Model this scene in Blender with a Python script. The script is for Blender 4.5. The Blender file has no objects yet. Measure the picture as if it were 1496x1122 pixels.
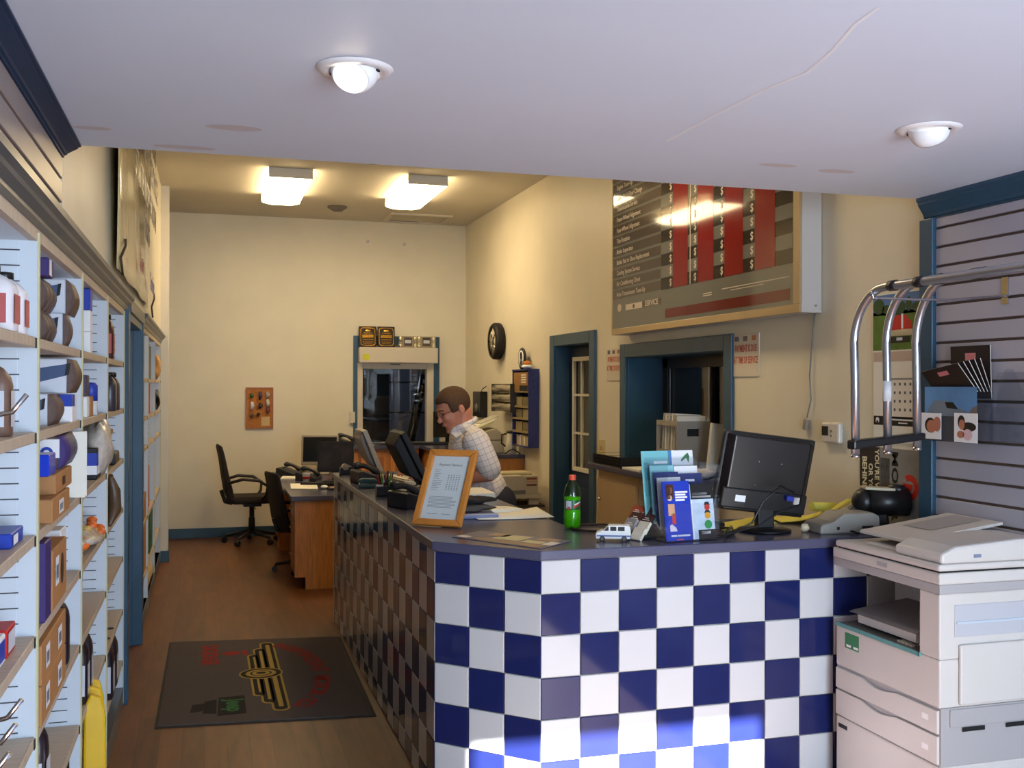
import bpy, bmesh, math, random
from math import sin, cos, pi, radians as R
from mathutils import Vector, Matrix, Euler

random.seed(7)
scene = bpy.context.scene
COL = scene.collection

# ---------------------------------------------------------------- camera
cam_d = bpy.data.cameras.new('camera')
cam = bpy.data.objects.new('camera', cam_d)
COL.objects.link(cam)
cam_d.sensor_width = 36.0
cam_d.lens = 1509.4 * 36.0 / 1496.0
cam_d.clip_start = 0.02
_yaw, _pit, _roll = 0.2881, -0.0022, 0.0029
_f = Vector((sin(_yaw) * cos(_pit), cos(_yaw) * cos(_pit), -sin(_pit)))
_r = Vector((cos(_yaw), -sin(_yaw), 0))
_u = _r.cross(_f)
_r2 = _r * cos(_roll) + _u * sin(_roll)
_u2 = _u * cos(_roll) - _r * sin(_roll)
cam.matrix_world = Matrix(((_r2.x, _u2.x, -_f.x, 0), (_r2.y, _u2.y, -_f.y, 0), (_r2.z, _u2.z, -_f.z, 1.642), (0, 0, 0, 1)))
scene.camera = cam

# ---------------------------------------------------------------- world, daylight, exposure
scene.view_settings.view_transform = 'Standard'
scene.view_settings.look = 'None'
scene.view_settings.gamma = 1.0
scene.view_settings.use_curve_mapping = False
scene.view_settings.exposure = 0.0
scene.cycles.transparent_max_bounces = 24
world = bpy.data.worlds.new('world')
scene.world = world
world.use_nodes = True
_bg = world.node_tree.nodes['Background']
_bg.inputs[0].default_value = (0.62, 0.78, 1.0, 1)
_bg.inputs[1].default_value = 1.6

def add_light(name, kind, loc, energy, color, **kw):
    d = bpy.data.lights.new(name, kind)
    d.energy = energy
    d.color = color
    aim = kw.pop('aim', None)
    for k, v in kw.items():
        setattr(d, k, v)
    o = bpy.data.objects.new(name, d)
    COL.objects.link(o)
    o.location = loc
    if aim is not None:
        o.rotation_euler = (Vector(aim) - Vector(loc)).to_track_quat('-Z', 'Z').to_euler()
    return o

# low winter sun through the shop window behind the camera
add_light('sun', 'SUN', (2, -8, 4), 62.0, (1.0, 0.97, 0.95), angle=R(0.6), aim=(1.35, 3.6, 0.0))
# daylight in the two panes of the shop front behind the camera
add_light('daylight_side_pane', 'AREA', (0.92, -1.55, 1.35), 52.0, (0.68, 0.84, 1.0), shape='RECTANGLE', size=0.5, size_y=1.7, aim=(0.92, 3.0, 1.35))  # lamp standing in for daylight through the added blind
add_light('daylight_door_pane', 'AREA', (1.84, -1.55, 1.2), 150.0, (0.66, 0.83, 1.0), shape='RECTANGLE', size=1.15, size_y=2.1, aim=(1.84, 3.0, 1.2))

# ---------------------------------------------------------------- helpers
def lin(c):
    out = []
    for v in c[:3]:
        v = v / 255.0
        out.append(v / 12.92 if v <= 0.04045 else ((v + 0.055) / 1.055) ** 2.4)
    return (out[0], out[1], out[2], 1.0)

MATS = {}
def M(name, rgb=None, rough=0.5, metal=0.0, noise=0.0, scale=30.0, bump=0.0, emit=0.0, trans=0.0, ior=1.45, spec=0.5, alpha=1.0, stretch=None):
    if name in MATS:
        return MATS[name]
    m = bpy.data.materials.new(name)
    m.use_nodes = True
    nt = m.node_tree
    b = nt.nodes['Principled BSDF']
    c = lin(rgb)
    b.inputs['Base Color'].default_value = c
    b.inputs['Roughness'].default_value = rough
    b.inputs['Metallic'].default_value = metal
    b.inputs['IOR'].default_value = ior
    b.inputs['Specular IOR Level'].default_value = spec
    b.inputs['Alpha'].default_value = alpha
    if trans:
        b.inputs['Transmission Weight'].default_value = trans
    if emit:
        b.inputs['Emission Color'].default_value = c
        b.inputs['Emission Strength'].default_value = emit
    if noise or bump:
        tc = nt.nodes.new('ShaderNodeTexCoord')
        mp = nt.nodes.new('ShaderNodeMapping')
        nt.links.new(tc.outputs['Object'], mp.inputs[0])
        if stretch:
            mp.inputs['Scale'].default_value = stretch
        n = nt.nodes.new('ShaderNodeTexNoise')
        n.inputs['Scale'].default_value = scale
        n.inputs['Detail'].default_value = 4
        nt.links.new(mp.outputs[0], n.inputs['Vector'])
        if noise:
            r = nt.nodes.new('ShaderNodeValToRGB')
            r.color_ramp.elements[0].position = 0.3
            r.color_ramp.elements[1].position = 0.7
            r.color_ramp.elements[0].color = tuple(v * (1 - noise) for v in c[:3]) + (1,)
            r.color_ramp.elements[1].color = tuple(min(1, v * (1 + noise)) for v in c[:3]) + (1,)
            nt.links.new(n.outputs['Fac'], r.inputs[0])
            nt.links.new(r.outputs[0], b.inputs['Base Color'])
        if bump:
            bp = nt.nodes.new('ShaderNodeBump')
            bp.inputs['Strength'].default_value = bump
            bp.inputs['Distance'].default_value = 0.01
            nt.links.new(n.outputs['Fac'], bp.inputs['Height'])
            nt.links.new(bp.outputs[0], b.inputs['Normal'])
    MATS[name] = m
    return m

class MB:
    """collects shapes; build() links them as ONE mesh object"""
    def __init__(self, mat=None, mtx=None):
        self.v, self.f, self.fm, self.mats, self.cur, self.sm = [], [], [], [], None, []
        self.mtx = mtx
        self.smooth = False
        if mat:
            self.use(mat)
    def use(self, mat):
        if mat not in self.mats:
            self.mats.append(mat)
        self.cur = self.mats.index(mat)
        return self
    def add(self, vs, fs, smooth=None):
        o = len(self.v)
        for p in vs:
            p = Vector(p)
            if self.mtx is not None:
                p = self.mtx @ p
            self.v.append(p)
        for f in fs:
            self.f.append(tuple(i + o for i in f))
            self.fm.append(self.cur or 0)
            self.sm.append(self.smooth if smooth is None else smooth)
        return self
    def box(self, x0, x1, y0, y1, z0, z1):
        vs = [(x, y, z) for x in (x0, x1) for y in (y0, y1) for z in (z0, z1)]
        fs = [(0, 1, 3, 2), (4, 6, 7, 5), (0, 4, 5, 1), (2, 3, 7, 6), (0, 2, 6, 4), (1, 5, 7, 3)]
        return self.add(vs, fs, False)
    def cbox(self, c, s, rot=None):
        vs = [Vector((x * s[0] / 2, y * s[1] / 2, z * s[2] / 2)) for x in (-1, 1) for y in (-1, 1) for z in (-1, 1)]
        if rot is not None:
            m = Euler(rot).to_matrix()
            vs = [m @ p for p in vs]
        vs = [p + Vector(c) for p in vs]
        fs = [(0, 1, 3, 2), (4, 6, 7, 5), (0, 4, 5, 1), (2, 3, 7, 6), (0, 2, 6, 4), (1, 5, 7, 3)]
        return self.add(vs, fs, False)
    def poly(self, pts, smooth=False):
        return self.add(pts, [tuple(range(len(pts)))], smooth)
    def tube(self, pts, r, n=10, cap=True, closed=False):
        pts = [Vector(p) for p in pts]
        rs = r if isinstance(r, (list, tuple)) else [r] * len(pts)
        vs, fs = [], []
        ref = None
        m = len(pts)
        for i, p in enumerate(pts):
            if closed:
                t = pts[(i + 1) % m] - pts[i - 1]
            elif i == 0:
                t = pts[1] - p
            elif i == m - 1:
                t = p - pts[i - 1]
            else:
                t = (pts[i + 1] - p).normalized() + (p - pts[i - 1]).normalized()
            t.normalize()
            if ref is None:
                ref = Vector((0, 0, 1)) if abs(t.z) < 0.9 else Vector((1, 0, 0))
            a = ref - t * ref.dot(t)
            a.normalize()
            ref = a
            b = t.cross(a)
            for k in range(n):
                w = 2 * pi * k / n
                vs.append(p + (a * cos(w) + b * sin(w)) * rs[i])
        for i in range(m if closed else m - 1):
            j = (i + 1) % m
            for k in range(n):
                l = (k + 1) % n
                fs.append((i * n + k, i * n + l, j * n + l, j * n + k))
        self.add(vs, fs, True)
        if cap and not closed:
            o = len(self.v) - len(vs)
            self.f.append(tuple(o + k for k in reversed(range(n))))
            self.f.append(tuple(o + (m - 1) * n + k for k in range(n)))
            self.fm += [self.cur or 0] * 2
            self.sm += [False] * 2
        return self
    def cyl(self, p0, p1, r0, r1=None, n=16):
        return self.tube([p0, p1], [r0, r0 if r1 is None else r1], n)
    def lathe(self, prof, c=(0, 0, 0), n=20, rot=None, smooth=True, cap=True):
        m = Euler(rot).to_matrix() if rot is not None else None
        vs, fs = [], []
        for r, z in prof:
            for k in range(n):
                w = 2 * pi * k / n
                p = Vector((r * cos(w), r * sin(w), z))
                if m:
                    p = m @ p
                vs.append(p + Vector(c))
        q = len(prof)
        for i in range(q - 1):
            for k in range(n):
                l = (k + 1) % n
                fs.append((i * n + k, i * n + l, (i + 1) * n + l, (i + 1) * n + k))
        self.add(vs, fs, smooth)
        o = len(self.v) - len(vs)
        if cap and prof[0][0] > 1e-5:
            self.f.append(tuple(o + k for k in reversed(range(n)))); self.fm.append(self.cur or 0); self.sm.append(False)
        if cap and prof[-1][0] > 1e-5:
            self.f.append(tuple(o + (q - 1) * n + k for k in range(n))); self.fm.append(self.cur or 0); self.sm.append(False)
        return self
    def prism(self, poly, a, b, axis='z', smooth_side=False):
        """polygon extruded along an axis; the polygon lies in the other two axes (x: y,z / y: x,z / z: x,y)"""
        def P(u, v, w):
            return {'x': (w, u, v), 'y': (u, w, v), 'z': (u, v, w)}[axis]
        n = len(poly)
        vs = [P(u, v, a) for u, v in poly] + [P(u, v, b) for u, v in poly]
        side = [(i, (i + 1) % n, n + (i + 1) % n, n + i) for i in range(n)]
        self.add(vs, side, smooth_side)
        o = len(self.v) - len(vs)
        self.f.append(tuple(o + k for k in reversed(range(n)))); self.f.append(tuple(o + n + k for k in range(n)))
        self.fm += [self.cur or 0] * 2; self.sm += [False] * 2
        return self
    def ell(self, c, r, n=16, m=10, rot=None):
        prof = [(max(1e-6, sin(pi * i / m)), -cos(pi * i / m)) for i in range(m + 1)]
        mt = Euler(rot).to_matrix() if rot is not None else Matrix.Identity(3)
        vs, fs = [], []
        for q, z in prof:
            for k in range(n):
                w = 2 * pi * k / n
                vs.append(mt @ Vector((q * cos(w) * r[0], q * sin(w) * r[1], z * r[2])) + Vector(c))
        for i in range(m):
            for k in range(n):
                l = (k + 1) % n
                fs.append((i * n + k, i * n + l, (i + 1) * n + l, (i + 1) * n + k))
        return self.add(vs, fs, True)
    def text(self, s, mtx, size, mat=None, depth=0.0004, align='CENTER', bold=0.0, sx=1.0):
        """writing laid in the XY plane of mtx"""
        if mat:
            self.use(mat)
        vs, fs = text_mesh(s, size, depth, align, bold)
        self.add([mtx @ Vector((p[0] * sx, p[1], p[2])) for p in vs], fs, False)
        return self
    def mesh(self, name):
        me = bpy.data.meshes.new(name)
        me.from_pydata([tuple(p) for p in self.v], [], self.f)
        for mt in self.mats:
            me.materials.append(mt)
        me.polygons.foreach_set('material_index', self.fm)
        me.polygons.foreach_set('use_smooth', self.sm)
        bm = bmesh.new(); bm.from_mesh(me)
        bmesh.ops.recalc_face_normals(bm, faces=bm.faces)
        bm.to_mesh(me); bm.free()
        me.update()
        return me
    def build(self, name, parent=None, loc=None, bevel=0.0, seg=2, sub=0):
        me = self.mesh(name)
        o = bpy.data.objects.new(name, me)
        COL.objects.link(o)
        if parent is not None:
            o.parent = parent
        if loc is not None:
            o.location = loc
        if bevel:
            b = o.modifiers.new('bevel', 'BEVEL')
            b.width = bevel; b.segments = seg; b.limit_method = 'ANGLE'; b.angle_limit = R(35)
        if sub:
            s = o.modifiers.new('sub', 'SUBSURF'); s.levels = sub; s.render_levels = sub
        return o

_TXT = {}
def text_mesh(s, size, depth, align, bold):
    key = (s, size, depth, align, bold)
    if key in _TXT:
        return _TXT[key]
    cu = bpy.data.curves.new('txt', 'FONT')
    cu.body = s; cu.size = size; cu.extrude = depth; cu.align_x = align; cu.align_y = 'CENTER'; cu.offset = bold
    cu.resolution_u = 2
    o = bpy.data.objects.new('txt', cu)
    COL.objects.link(o)
    dg = bpy.context.evaluated_depsgraph_get()
    dg.update()
    me = o.evaluated_get(dg).to_mesh()
    vs = [v.co.copy() for v in me.vertices]
    fs = [tuple(p.vertices) for p in me.polygons]
    o.evaluated_get(dg).to_mesh_clear()
    bpy.data.objects.remove(o); bpy.data.curves.remove(cu)
    _TXT[key] = (vs, fs)
    return _TXT[key]

def frame_mtx(o, x, y):
    """matrix with origin o, local X along x, local Y along y"""
    x = Vector(x).normalized(); y = Vector(y).normalized(); z = x.cross(y)
    return Matrix(((x.x, y.x, z.x, o[0]), (x.y, y.y, z.y, o[1]), (x.z, y.z, z.z, o[2]), (0, 0, 0, 1)))

def tag(o, label, cat, group=None):
    o['label'] = label; o['category'] = cat
    if group:
        o['group'] = group
    return o
def thing(name, label, cat, loc=(0, 0, 0), rz=0.0, group=None):
    o = bpy.data.objects.new(name, None)
    COL.objects.link(o)
    o.empty_display_size = 0.05
    o.location = loc; o.rotation_euler = (0, 0, rz)
    return tag(o, label, cat, group)
def struct(o):
    o['kind'] = 'structure'
    return o
def stuff(o):
    o['kind'] = 'stuff'
    return o
def copy_tree(o, parent=None):
    c = o.copy(); COL.objects.link(c); c.parent = parent
    for ch in list(o.children):
        copy_tree(ch, c)
    return c
def inst(name, me, parent, loc, rz=0.0):
    o = bpy.data.objects.new(name, me); COL.objects.link(o)
    o.parent = parent; o.location = loc; o.rotation_euler = (0, 0, rz)
    return o
def relabel(o, label, group=None):
    o['label'] = label
    if group:
        o['group'] = group
    return o

# ---------------------------------------------------------------- materials
wall_m = M('wall_paint', (226, 218, 198), 0.45, noise=0.03, scale=3, bump=0.02)
ceil_m = M('ceiling_paint', (214, 206, 188), 0.7, noise=0.02, scale=2)
soffit_m = M('soffit_paint', (224, 233, 248), 0.55, noise=0.015, scale=2)
patch_m = M('patch_filler', (214, 208, 210), 0.7)
trim_m = M('blue_trim_paint', (48, 80, 104), 0.35, noise=0.08, scale=8)
dtrim_m = M('dark_blue_trim_paint', (30, 50, 78), 0.5, noise=0.06, scale=8)
corn_m = M('cornice_paint', (76, 82, 88), 0.32, noise=0.08, scale=6)
navy_m = M('navy_tile', (27, 35, 84), 0.07, noise=0.10, scale=6)
white_m = M('white_tile', (194, 194, 197), 0.07, noise=0.012, scale=5)
grout_m = M('grout', (206, 204, 190), 0.8, noise=0.08, scale=60)
lam_m = M('navy_laminate', (76, 76, 100), 0.22, noise=0.15, scale=220)
oak_m = M('oak', (188, 124, 62), 0.38, noise=0.22, scale=9, stretch=(6, 6, 0.6))
oakd_m = M('oak_dark', (156, 96, 44), 0.38, noise=0.22, scale=9, stretch=(6, 6, 0.6))
slat_m = M('grey_slat', (168, 166, 178), 0.42, noise=0.02, scale=3)
slatl_m = M('taupe_slat', (150, 136, 130), 0.35, noise=0.03, scale=3)
groove_m = M('slat_groove', (104, 84, 74), 0.7)
shelf_m = M('shelf_white', (204, 212, 222), 0.4, noise=0.02, scale=4)
board_m = M('shelf_board', (190, 172, 150), 0.5, noise=0.10, scale=14, stretch=(1, 6, 1))
black_m = M('black_plastic', (22, 21, 23), 0.35)
blackr_m = M('black_rough', (24, 22, 22), 0.75, noise=0.2, scale=80)
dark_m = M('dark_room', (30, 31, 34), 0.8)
beige_m = M('beige_plastic', (196, 184, 158), 0.45, noise=0.02, scale=6)
grey_m = M('grey_plastic', (120, 118, 116), 0.4)
lgrey_m = M('light_grey_plastic', (198, 194, 190), 0.42, noise=0.015, scale=5)
paper_m = M('paper', (236, 232, 220), 0.7)
yellow_m = M('yellow_paper', (226, 214, 92), 0.7)
chrome_m = M('chrome', (205, 205, 210), 0.12, metal=1.0)
alu_m = M('aluminium', (176, 177, 182), 0.3, metal=0.85)
def thin_glass(name, tint, gloss, base):
    m = bpy.data.materials.new(name); m.use_nodes = True
    nt = m.node_tree; nt.nodes.remove(nt.nodes['Principled BSDF'])
    tr = nt.nodes.new('ShaderNodeBsdfTransparent'); tr.inputs[0].default_value = tint
    gl = nt.nodes.new('ShaderNodeBsdfGlossy'); gl.inputs['Roughness'].default_value = gloss
    lw = nt.nodes.new('ShaderNodeLayerWeight')
    pw = nt.nodes.new('ShaderNodeMath'); pw.operation = 'POWER'; pw.inputs[1].default_value = 4.0
    nt.links.new(lw.outputs['Facing'], pw.inputs[0])
    fr = nt.nodes.new('ShaderNodeMath'); fr.operation = 'MULTIPLY_ADD'; fr.inputs[1].default_value = 0.55; fr.inputs[2].default_value = 0.03
    nt.links.new(pw.outputs[0], fr.inputs[0])
    ad = nt.nodes.new('ShaderNodeMath'); ad.operation = 'ADD'; ad.inputs[1].default_value = base
    mx = nt.nodes.new('ShaderNodeMixShader')
    nt.links.new(fr.outputs[0], ad.inputs[0]); nt.links.new(ad.outputs[0], mx.inputs[0])
    nt.links.new(tr.outputs[0], mx.inputs[1]); nt.links.new(gl.outputs[0], mx.inputs[2])
    nt.links.new(mx.outputs[0], nt.nodes['Material Output'].inputs[0])
    MATS[name] = m
    return m
glass_m = thin_glass('clear_glass', (.95, .97, .97, 1), .02, .0)
acryl_m = thin_glass('clear_acrylic', (.96, .97, .98, 1), .05, .01)
card_m = M('cardboard', (172, 122, 74), 0.7, noise=0.08, scale=12)
white_p = M('white_print', (236, 236, 238), 0.5)
blue_p = M('blue_print', (36, 62, 168), 0.4)
red_p = M('red_print', (188, 36, 34), 0.5)
black_p = M('black_print', (22, 22, 24), 0.5)
ink_p = M('ink_grey', (92, 92, 98), 0.6)
# ================================================================ the setting
XL, XR, YB, ZC, ZS, YS, YF = -0.395, 2.883, 11.62, 3.495, 2.428, 3.651, -1.6

# floor: brown wood-look sheet
fm = bpy.data.materials.new('wood_floor')
fm.use_nodes = True
nt = fm.node_tree; bs = nt.nodes['Principled BSDF']
tc = nt.nodes.new('ShaderNodeTexCoord'); mp = nt.nodes.new('ShaderNodeMapping')
mp.inputs['Scale'].default_value = (7.0, 0.9, 1)
nt.links.new(tc.outputs['Object'], mp.inputs[0])
n1 = nt.nodes.new('ShaderNodeTexNoise'); n1.inputs['Scale'].default_value = 3.0; n1.inputs['Detail'].default_value = 6
nt.links.new(mp.outputs[0], n1.inputs['Vector'])
br = nt.nodes.new('ShaderNodeTexBrick')
mp2 = nt.nodes.new('ShaderNodeMapping'); mp2.inputs['Rotation'].default_value = (0, 0, R(90))
nt.links.new(tc.outputs['Object'], mp2.inputs[0]); nt.links.new(mp2.outputs[0], br.inputs['Vector'])
br.inputs['Scale'].default_value = 1.0; br.inputs['Brick Width'].default_value = 0.9; br.inputs['Row Height'].default_value = 0.1
br.inputs['Mortar Size'].default_value = 0.001
br.inputs['Color1'].default_value = lin((128, 78, 40)); br.inputs['Color2'].default_value = lin((106, 63, 31)); br.inputs['Mortar'].default_value = lin((76, 45, 22))
mx = nt.nodes.new('ShaderNodeMix'); mx.data_type = 'RGBA'; mx.blend_type = 'MULTIPLY'; mx.inputs[0].default_value = 0.75
rp = nt.nodes.new('ShaderNodeValToRGB')
rp.color_ramp.elements[0].position = 0.3; rp.color_ramp.elements[0].color = (0.5, 0.46, 0.42, 1)
rp.color_ramp.elements[1].position = 0.7; rp.color_ramp.elements[1].color = (1, 1, 1, 1)
nt.links.new(n1.outputs['Fac'], rp.inputs[0])
nt.links.new(br.outputs[0], mx.inputs[6]); nt.links.new(rp.outputs[0], mx.inputs[7]); nt.links.new(mx.outputs[2], bs.inputs['Base Color'])
bs.inputs['Roughness'].default_value = 0.42
struct(MB(fm).box(-1.9, 3.4, YF - 0.15, 14.6, -0.12, 0.0).build('floor'))

# high ceiling of the back room
struct(MB(ceil_m).box(-1.9, 3.4, YS - 0.02, 12.0, ZC, ZC + 0.12).build('ceiling'))
# low ceiling over the shop front with its short fascia
so = struct(MB(soffit_m).box(-0.9, 3.2, YF - 0.15, YS, ZS, ZS + 0.06).box(-0.9, 3.2, YS - 0.12, YS, ZS + 0.06, ZC + 0.02).build('ceiling_low'))
def ellipse(cx, cy, rx, ry, z, n=18, k=2.0):
    return [(cx + rx * math.copysign(abs(cos(2 * pi * i / n)) ** (2 / k), cos(2 * pi * i / n)), cy + ry * math.copysign(abs(sin(2 * pi * i / n)) ** (2 / k), sin(2 * pi * i / n)), z) for i in range(n)]
for cx, cy, rx, ry, rot in ((-0.335, 3.39, 0.055, 0.024, 0), (0.079, 3.26, 0.085, 0.035, 0), (-0.07, 3.575, 0.10, 0.028, 0), (1.94, 3.24, 0.075, 0.026, 0), (2.197, 3.267, 0.075, 0.03, 0)):
    MB(patch_m).poly(ellipse(cx, cy, rx, ry, ZS - 0.0008)).build('filler_patch', so)
sp_ = [(1.409, 3.02), (1.407, 2.71), (1.415, 2.42), (1.436, 2.26), (1.402, 2.105), (1.345, 1.93), (1.332, 1.83)]
sm_ = MB(M('ceiling_seam', (246, 247, 250), 0.4))
for (xa, ya), (xb, yb_) in zip(sp_[:-1], sp_[1:]):
    sm_.poly([(xa - .005, ya, ZS - .0006), (xa + .005, ya, ZS - .0006), (xb + .005, yb_, ZS - .0006), (xb - .005, yb_, ZS - .0006)])
sm_.build('drywall_seam', so)

# back wall with the pass-through window
wx0, wx1, wz0, wz1 = 1.60, 2.53, 1.00, 2.07
wb = MB(wall_m)
wb.box(-1.9, wx0, YB, YB + 0.14, 0, ZC).box(wx1, 3.4, YB, YB + 0.14, 0, ZC).box(wx0, wx1, YB, YB + 0.14, wz1, ZC).box(wx0, wx1, YB, YB + 0.14, 0, wz0)
wb = struct(wb.build('wall_back'))
for px, pz in ((1.742, 3.27), (2.165, 3.255)):
    MB(patch_m).lathe([(0.018, 0), (0.018, 0.004), (0.0, 0.005)], (px, YB, pz), 10, (R(90), 0, 0)).build('anchor_hole', wb)

# right wall with doorway and window niche
dy0, dy1, dz1 = 7.53, 8.42, 2.00            # doorway
ny0, ny1, nz0, nz1 = 5.36, 6.84, 1.06, 1.862   # niche of the pass-through window
wr = MB(wall_m)
T = 0.36
wr.box(XR, XR + T, YF - 0.15, ny0, 0, ZC).box(XR, XR + T, ny0, ny1, 0, nz0).box(XR, XR + T, ny0, ny1, nz1, ZC)
wr.box(XR, XR + T, ny1, dy0, 0, ZC).box(XR, XR + T, dy0, dy1, dz1, ZC).box(XR, XR + T, dy1, YB + 0.14, 0, ZC)
struct(wr.build('wall_right'))

# left wall: upper part, back of the shelf niche, end pilaster
wl = MB(wall_m)
wl.box(-0.9, -0.468, YF, YS, 2.10, ZC).prism([(-.9, YS), (-.452, YS), (-.45, 4.3), (XL - .010, 5.0), (XL - .010, 10.12), (-.9, 10.12)], 2.10, ZC, 'z').box(-0.9, -0.74, YF - 0.15, 10.12, 0, 2.1)
struct(wl.build('wall_left'))
struct(MB(M('pilaster_paint', (222, 216, 204), 0.5, noise=0.02, scale=3)).box(-0.75, -0.334, 10.12, 10.30, 0, ZC).build('wall_left_pilaster'))
struct(MB(wall_m).box(-1.9, -1.75, 10.30, 12.0, 0, ZC).box(-1.75, -0.75, 10.16, 10.30, 0, ZC).build('wall_left_recess'))

# shop-front wall behind the camera
wf = MB(wall_m)
for x0, x1, z0, z1 in ((-0.9, 0.64, 0, ZS), (0.64, 1.19, 0, 0.45), (0.64, 1.19, 2.24, ZS), (1.19, 1.24, 0, ZS), (1.24, 2.44, 2.22, ZS), (2.44, 3.2, 0, ZS)):
    wf.box(x0, x1, YF - 0.15, YF, z0, z1)
struct(wf.build('wall_front'))
w3 = struct(MB(trim_m).box(0.64, 1.19, YF - 0.1, YF - 0.04, 0.45, 0.50).box(0.64, 1.19, YF - 0.1, YF - 0.04, 2.19, 2.24).box(0.64, 0.68, YF - 0.1, YF - 0.04, 0.5, 2.19).box(1.15, 1.19, YF - 0.1, YF - 0.04, 0.5, 2.19).build('window_3'))
MB(white_p).box(0.68, 1.15, YF - 0.08, YF - 0.07, 0.5, 2.19).build('added_sun_blind', w3)  # unseen blind, added to keep direct sun out of the side pane
struct(MB(trim_m).box(1.24, 1.29, YF - 0.1, YF - 0.04, 0, 2.22).box(2.39, 2.44, YF - 0.1, YF - 0.04, 0, 2.22).box(1.29, 2.39, YF - 0.1, YF - 0.04, 2.17, 2.22).box(1.29, 2.39, YF - 0.1, YF - 0.04, 0.0, 0.06).build('door_3'))

# trims
def crown(name, y0, y1, x, s, ztop, m, h=0.135, d=0.05):
    prof = [(0, 0), (d, 0), (d, -h * .14), (d * .84, -h * .2), (d * .84, -h * .28), (d * .6, -h * .45), (d * .3, -h * .68), (d * .24, -h * .8), (d * .12, -h * .84), (d * .12, -h), (0, -h)]
    return struct(MB(m).prism([(x + s * a, ztop + b) for a, b in prof], y0, y1, 'y').build(name))
crown('trim_1', YF, YS - 0.005, -0.452, 1, ZS, dtrim_m, 0.045, 0.058)
crown('trim_2', YF, YS - 0.005, XR, -1, ZS, trim_m, 0.10, 0.05)
struct(MB(trim_m).box(XR - 0.035, XR, YS - 0.085, YS - 0.005, 0, ZS - 0.09).build('trim_3', bevel=0.004))
struct(MB(trim_m).box(-1.75, 1.3, YB - 0.014, YB, 0, 0.105).build('baseboard_back', bevel=0.003))
struct(MB(trim_m).box(-0.75, -0.322, 10.106, 10.12, 0, 0.105).box(-0.334, -0.322, 10.12, 10.3, 0, 0.105).build('baseboard_left', bevel=0.003))
struct(MB(trim_m).box(XR - 0.014, XR, 8.5, YB, 0, 0.105).box(XR - 0.014, XR, 4.3, 7.44, 0, 0.105).build('baseboard_right', bevel=0.003))

# door in the right wall
cas = MB(trim_m)
for y0, y1, z0, z1 in ((8.40, 8.515, 0, 2.08), (7.435, 7.55, 0, 2.08), (7.55, 8.40, 1.985, 2.08)):
    cas.box(XR - 0.022, XR, y0, y1, z0, z1)
cas.box(XR, XR + 0.20, 8.40, 8.42, 0, 2.0).box(XR, XR + 0.20, 7.53, 7.55, 0, 2.0).box(XR, XR + 0.20, 7.55, 8.40, 1.98, 2.0)
struct(cas.build('trim_4', bevel=0.004))
dr = thing('door_1', 'x', 'x'); struct(dr)
del dr['label']; del dr['category']
DX = XR + 0.12
d = MB(dtrim_m)
gy0, gy1, gz0, gz1 = 7.665, 8.285, 0.93, 1.89
d.box(DX, DX + 0.04, 7.552, gy0, 0.01, 1.98).box(DX, DX + 0.04, gy1, 8.398, 0.01, 1.98).box(DX, DX + 0.04, gy0, gy1, 0.01, gz0).box(DX, DX + 0.04, gy0, gy1, gz1, 1.98)
d.box(DX - 0.006, DX, gy0 + .02, gy1 - .02, 0.15, 0.80)
d.build('door_slab', dr, bevel=0.003)
mwhite = M('muntin_white', (222, 216, 200), 0.4)
fr = MB(mwhite)
for y0, y1, z0, z1 in ((gy0, gy0 + .035, gz0, gz1), (gy1 - .035, gy1, gz0, gz1), (gy0 + .035, gy1 - .035, gz0, gz0 + .035), (gy0 + .035, gy1 - .035, gz1 - .035, gz1)):
    fr.box(DX - 0.014, DX + 0.012, y0, y1, z0, z1)
fr.build('lite_frame', dr, bevel=0.003)
for k in (1, 2):
    yy = gy0 + (gy1 - gy0) * k / 3
    MB(mwhite).box(DX - 0.01, DX + 0.01, yy - .009, yy + .009, gz0 + .035, gz1 - .035).build('muntin', dr)
    zz = gz0 + (gz1 - gz0) * k / 3
    MB(mwhite).box(DX - 0.011, DX + 0.011, gy0 + .035, gy1 - .035, zz - .009, zz + .009).build('muntin', dr)
for a in range(3):
    for b in range(3):
        y0 = gy0 + .035 + (gy1 - gy0 - .07) * a / 3; z0 = gz0 + .035 + (gz1 - gz0 - .07) * b / 3
        MB(glass_m).box(DX + .014, DX + .018, y0 + .002, y0 + .18, z0 + .002, z0 + .294).build('pane', dr)
MB(chrome_m).cyl((DX, 7.61, 0.95), (DX - .05, 7.61, .95), .012).ell((DX - .06, 7.61, .95), (.02, .028, .028)).build('door_knob', dr)

# pass-through window in the right wall: casing, jambs, sliding sashes
cs = MB(trim_m)
for y0, y1, z0, z1 in ((6.83, 6.925, 1.045, 1.945), (5.275, 5.37, 1.045, 1.945), (5.37, 6.83, 1.85, 1.945)):
    cs.box(XR - 0.022, XR, y0, y1, z0, z1)
cs.box(XR, XR + 0.30, ny1 - 0.018, ny1, nz0, nz1).box(XR, XR + 0.30, ny0, ny0 + 0.018, nz0, nz1).box(XR, XR + 0.30, ny0 + 0.018, ny1 - 0.018, nz1 - 0.018, nz1)
struct(cs.build('trim_5', bevel=0.004))
w1 = struct(thing('window_1', 'x', 'x')); del w1['label']; del w1['category']
dbrown = M('dark_bronze', (48, 38, 34), 0.35, metal=0.3)
WX = XR + 0.27
b = MB(dbrown)
b.box(WX, WX + .05, ny0 + .018, ny1 - .018, nz1 - .09, nz1 - .018).box(WX, WX + .05, ny0 + .018, ny1 - .018, nz0, nz0 + .05).box(WX, WX + .05, ny1 - .10, ny1 - .018, nz0, nz1).box(WX, WX + .05, ny0 + .018, ny0 + .05, nz0, nz1)
b.build('window_frame', w1, bevel=0.003)
pane_m = thin_glass('window_glass', (.86, .88, .88, 1), .015, .02)
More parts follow.
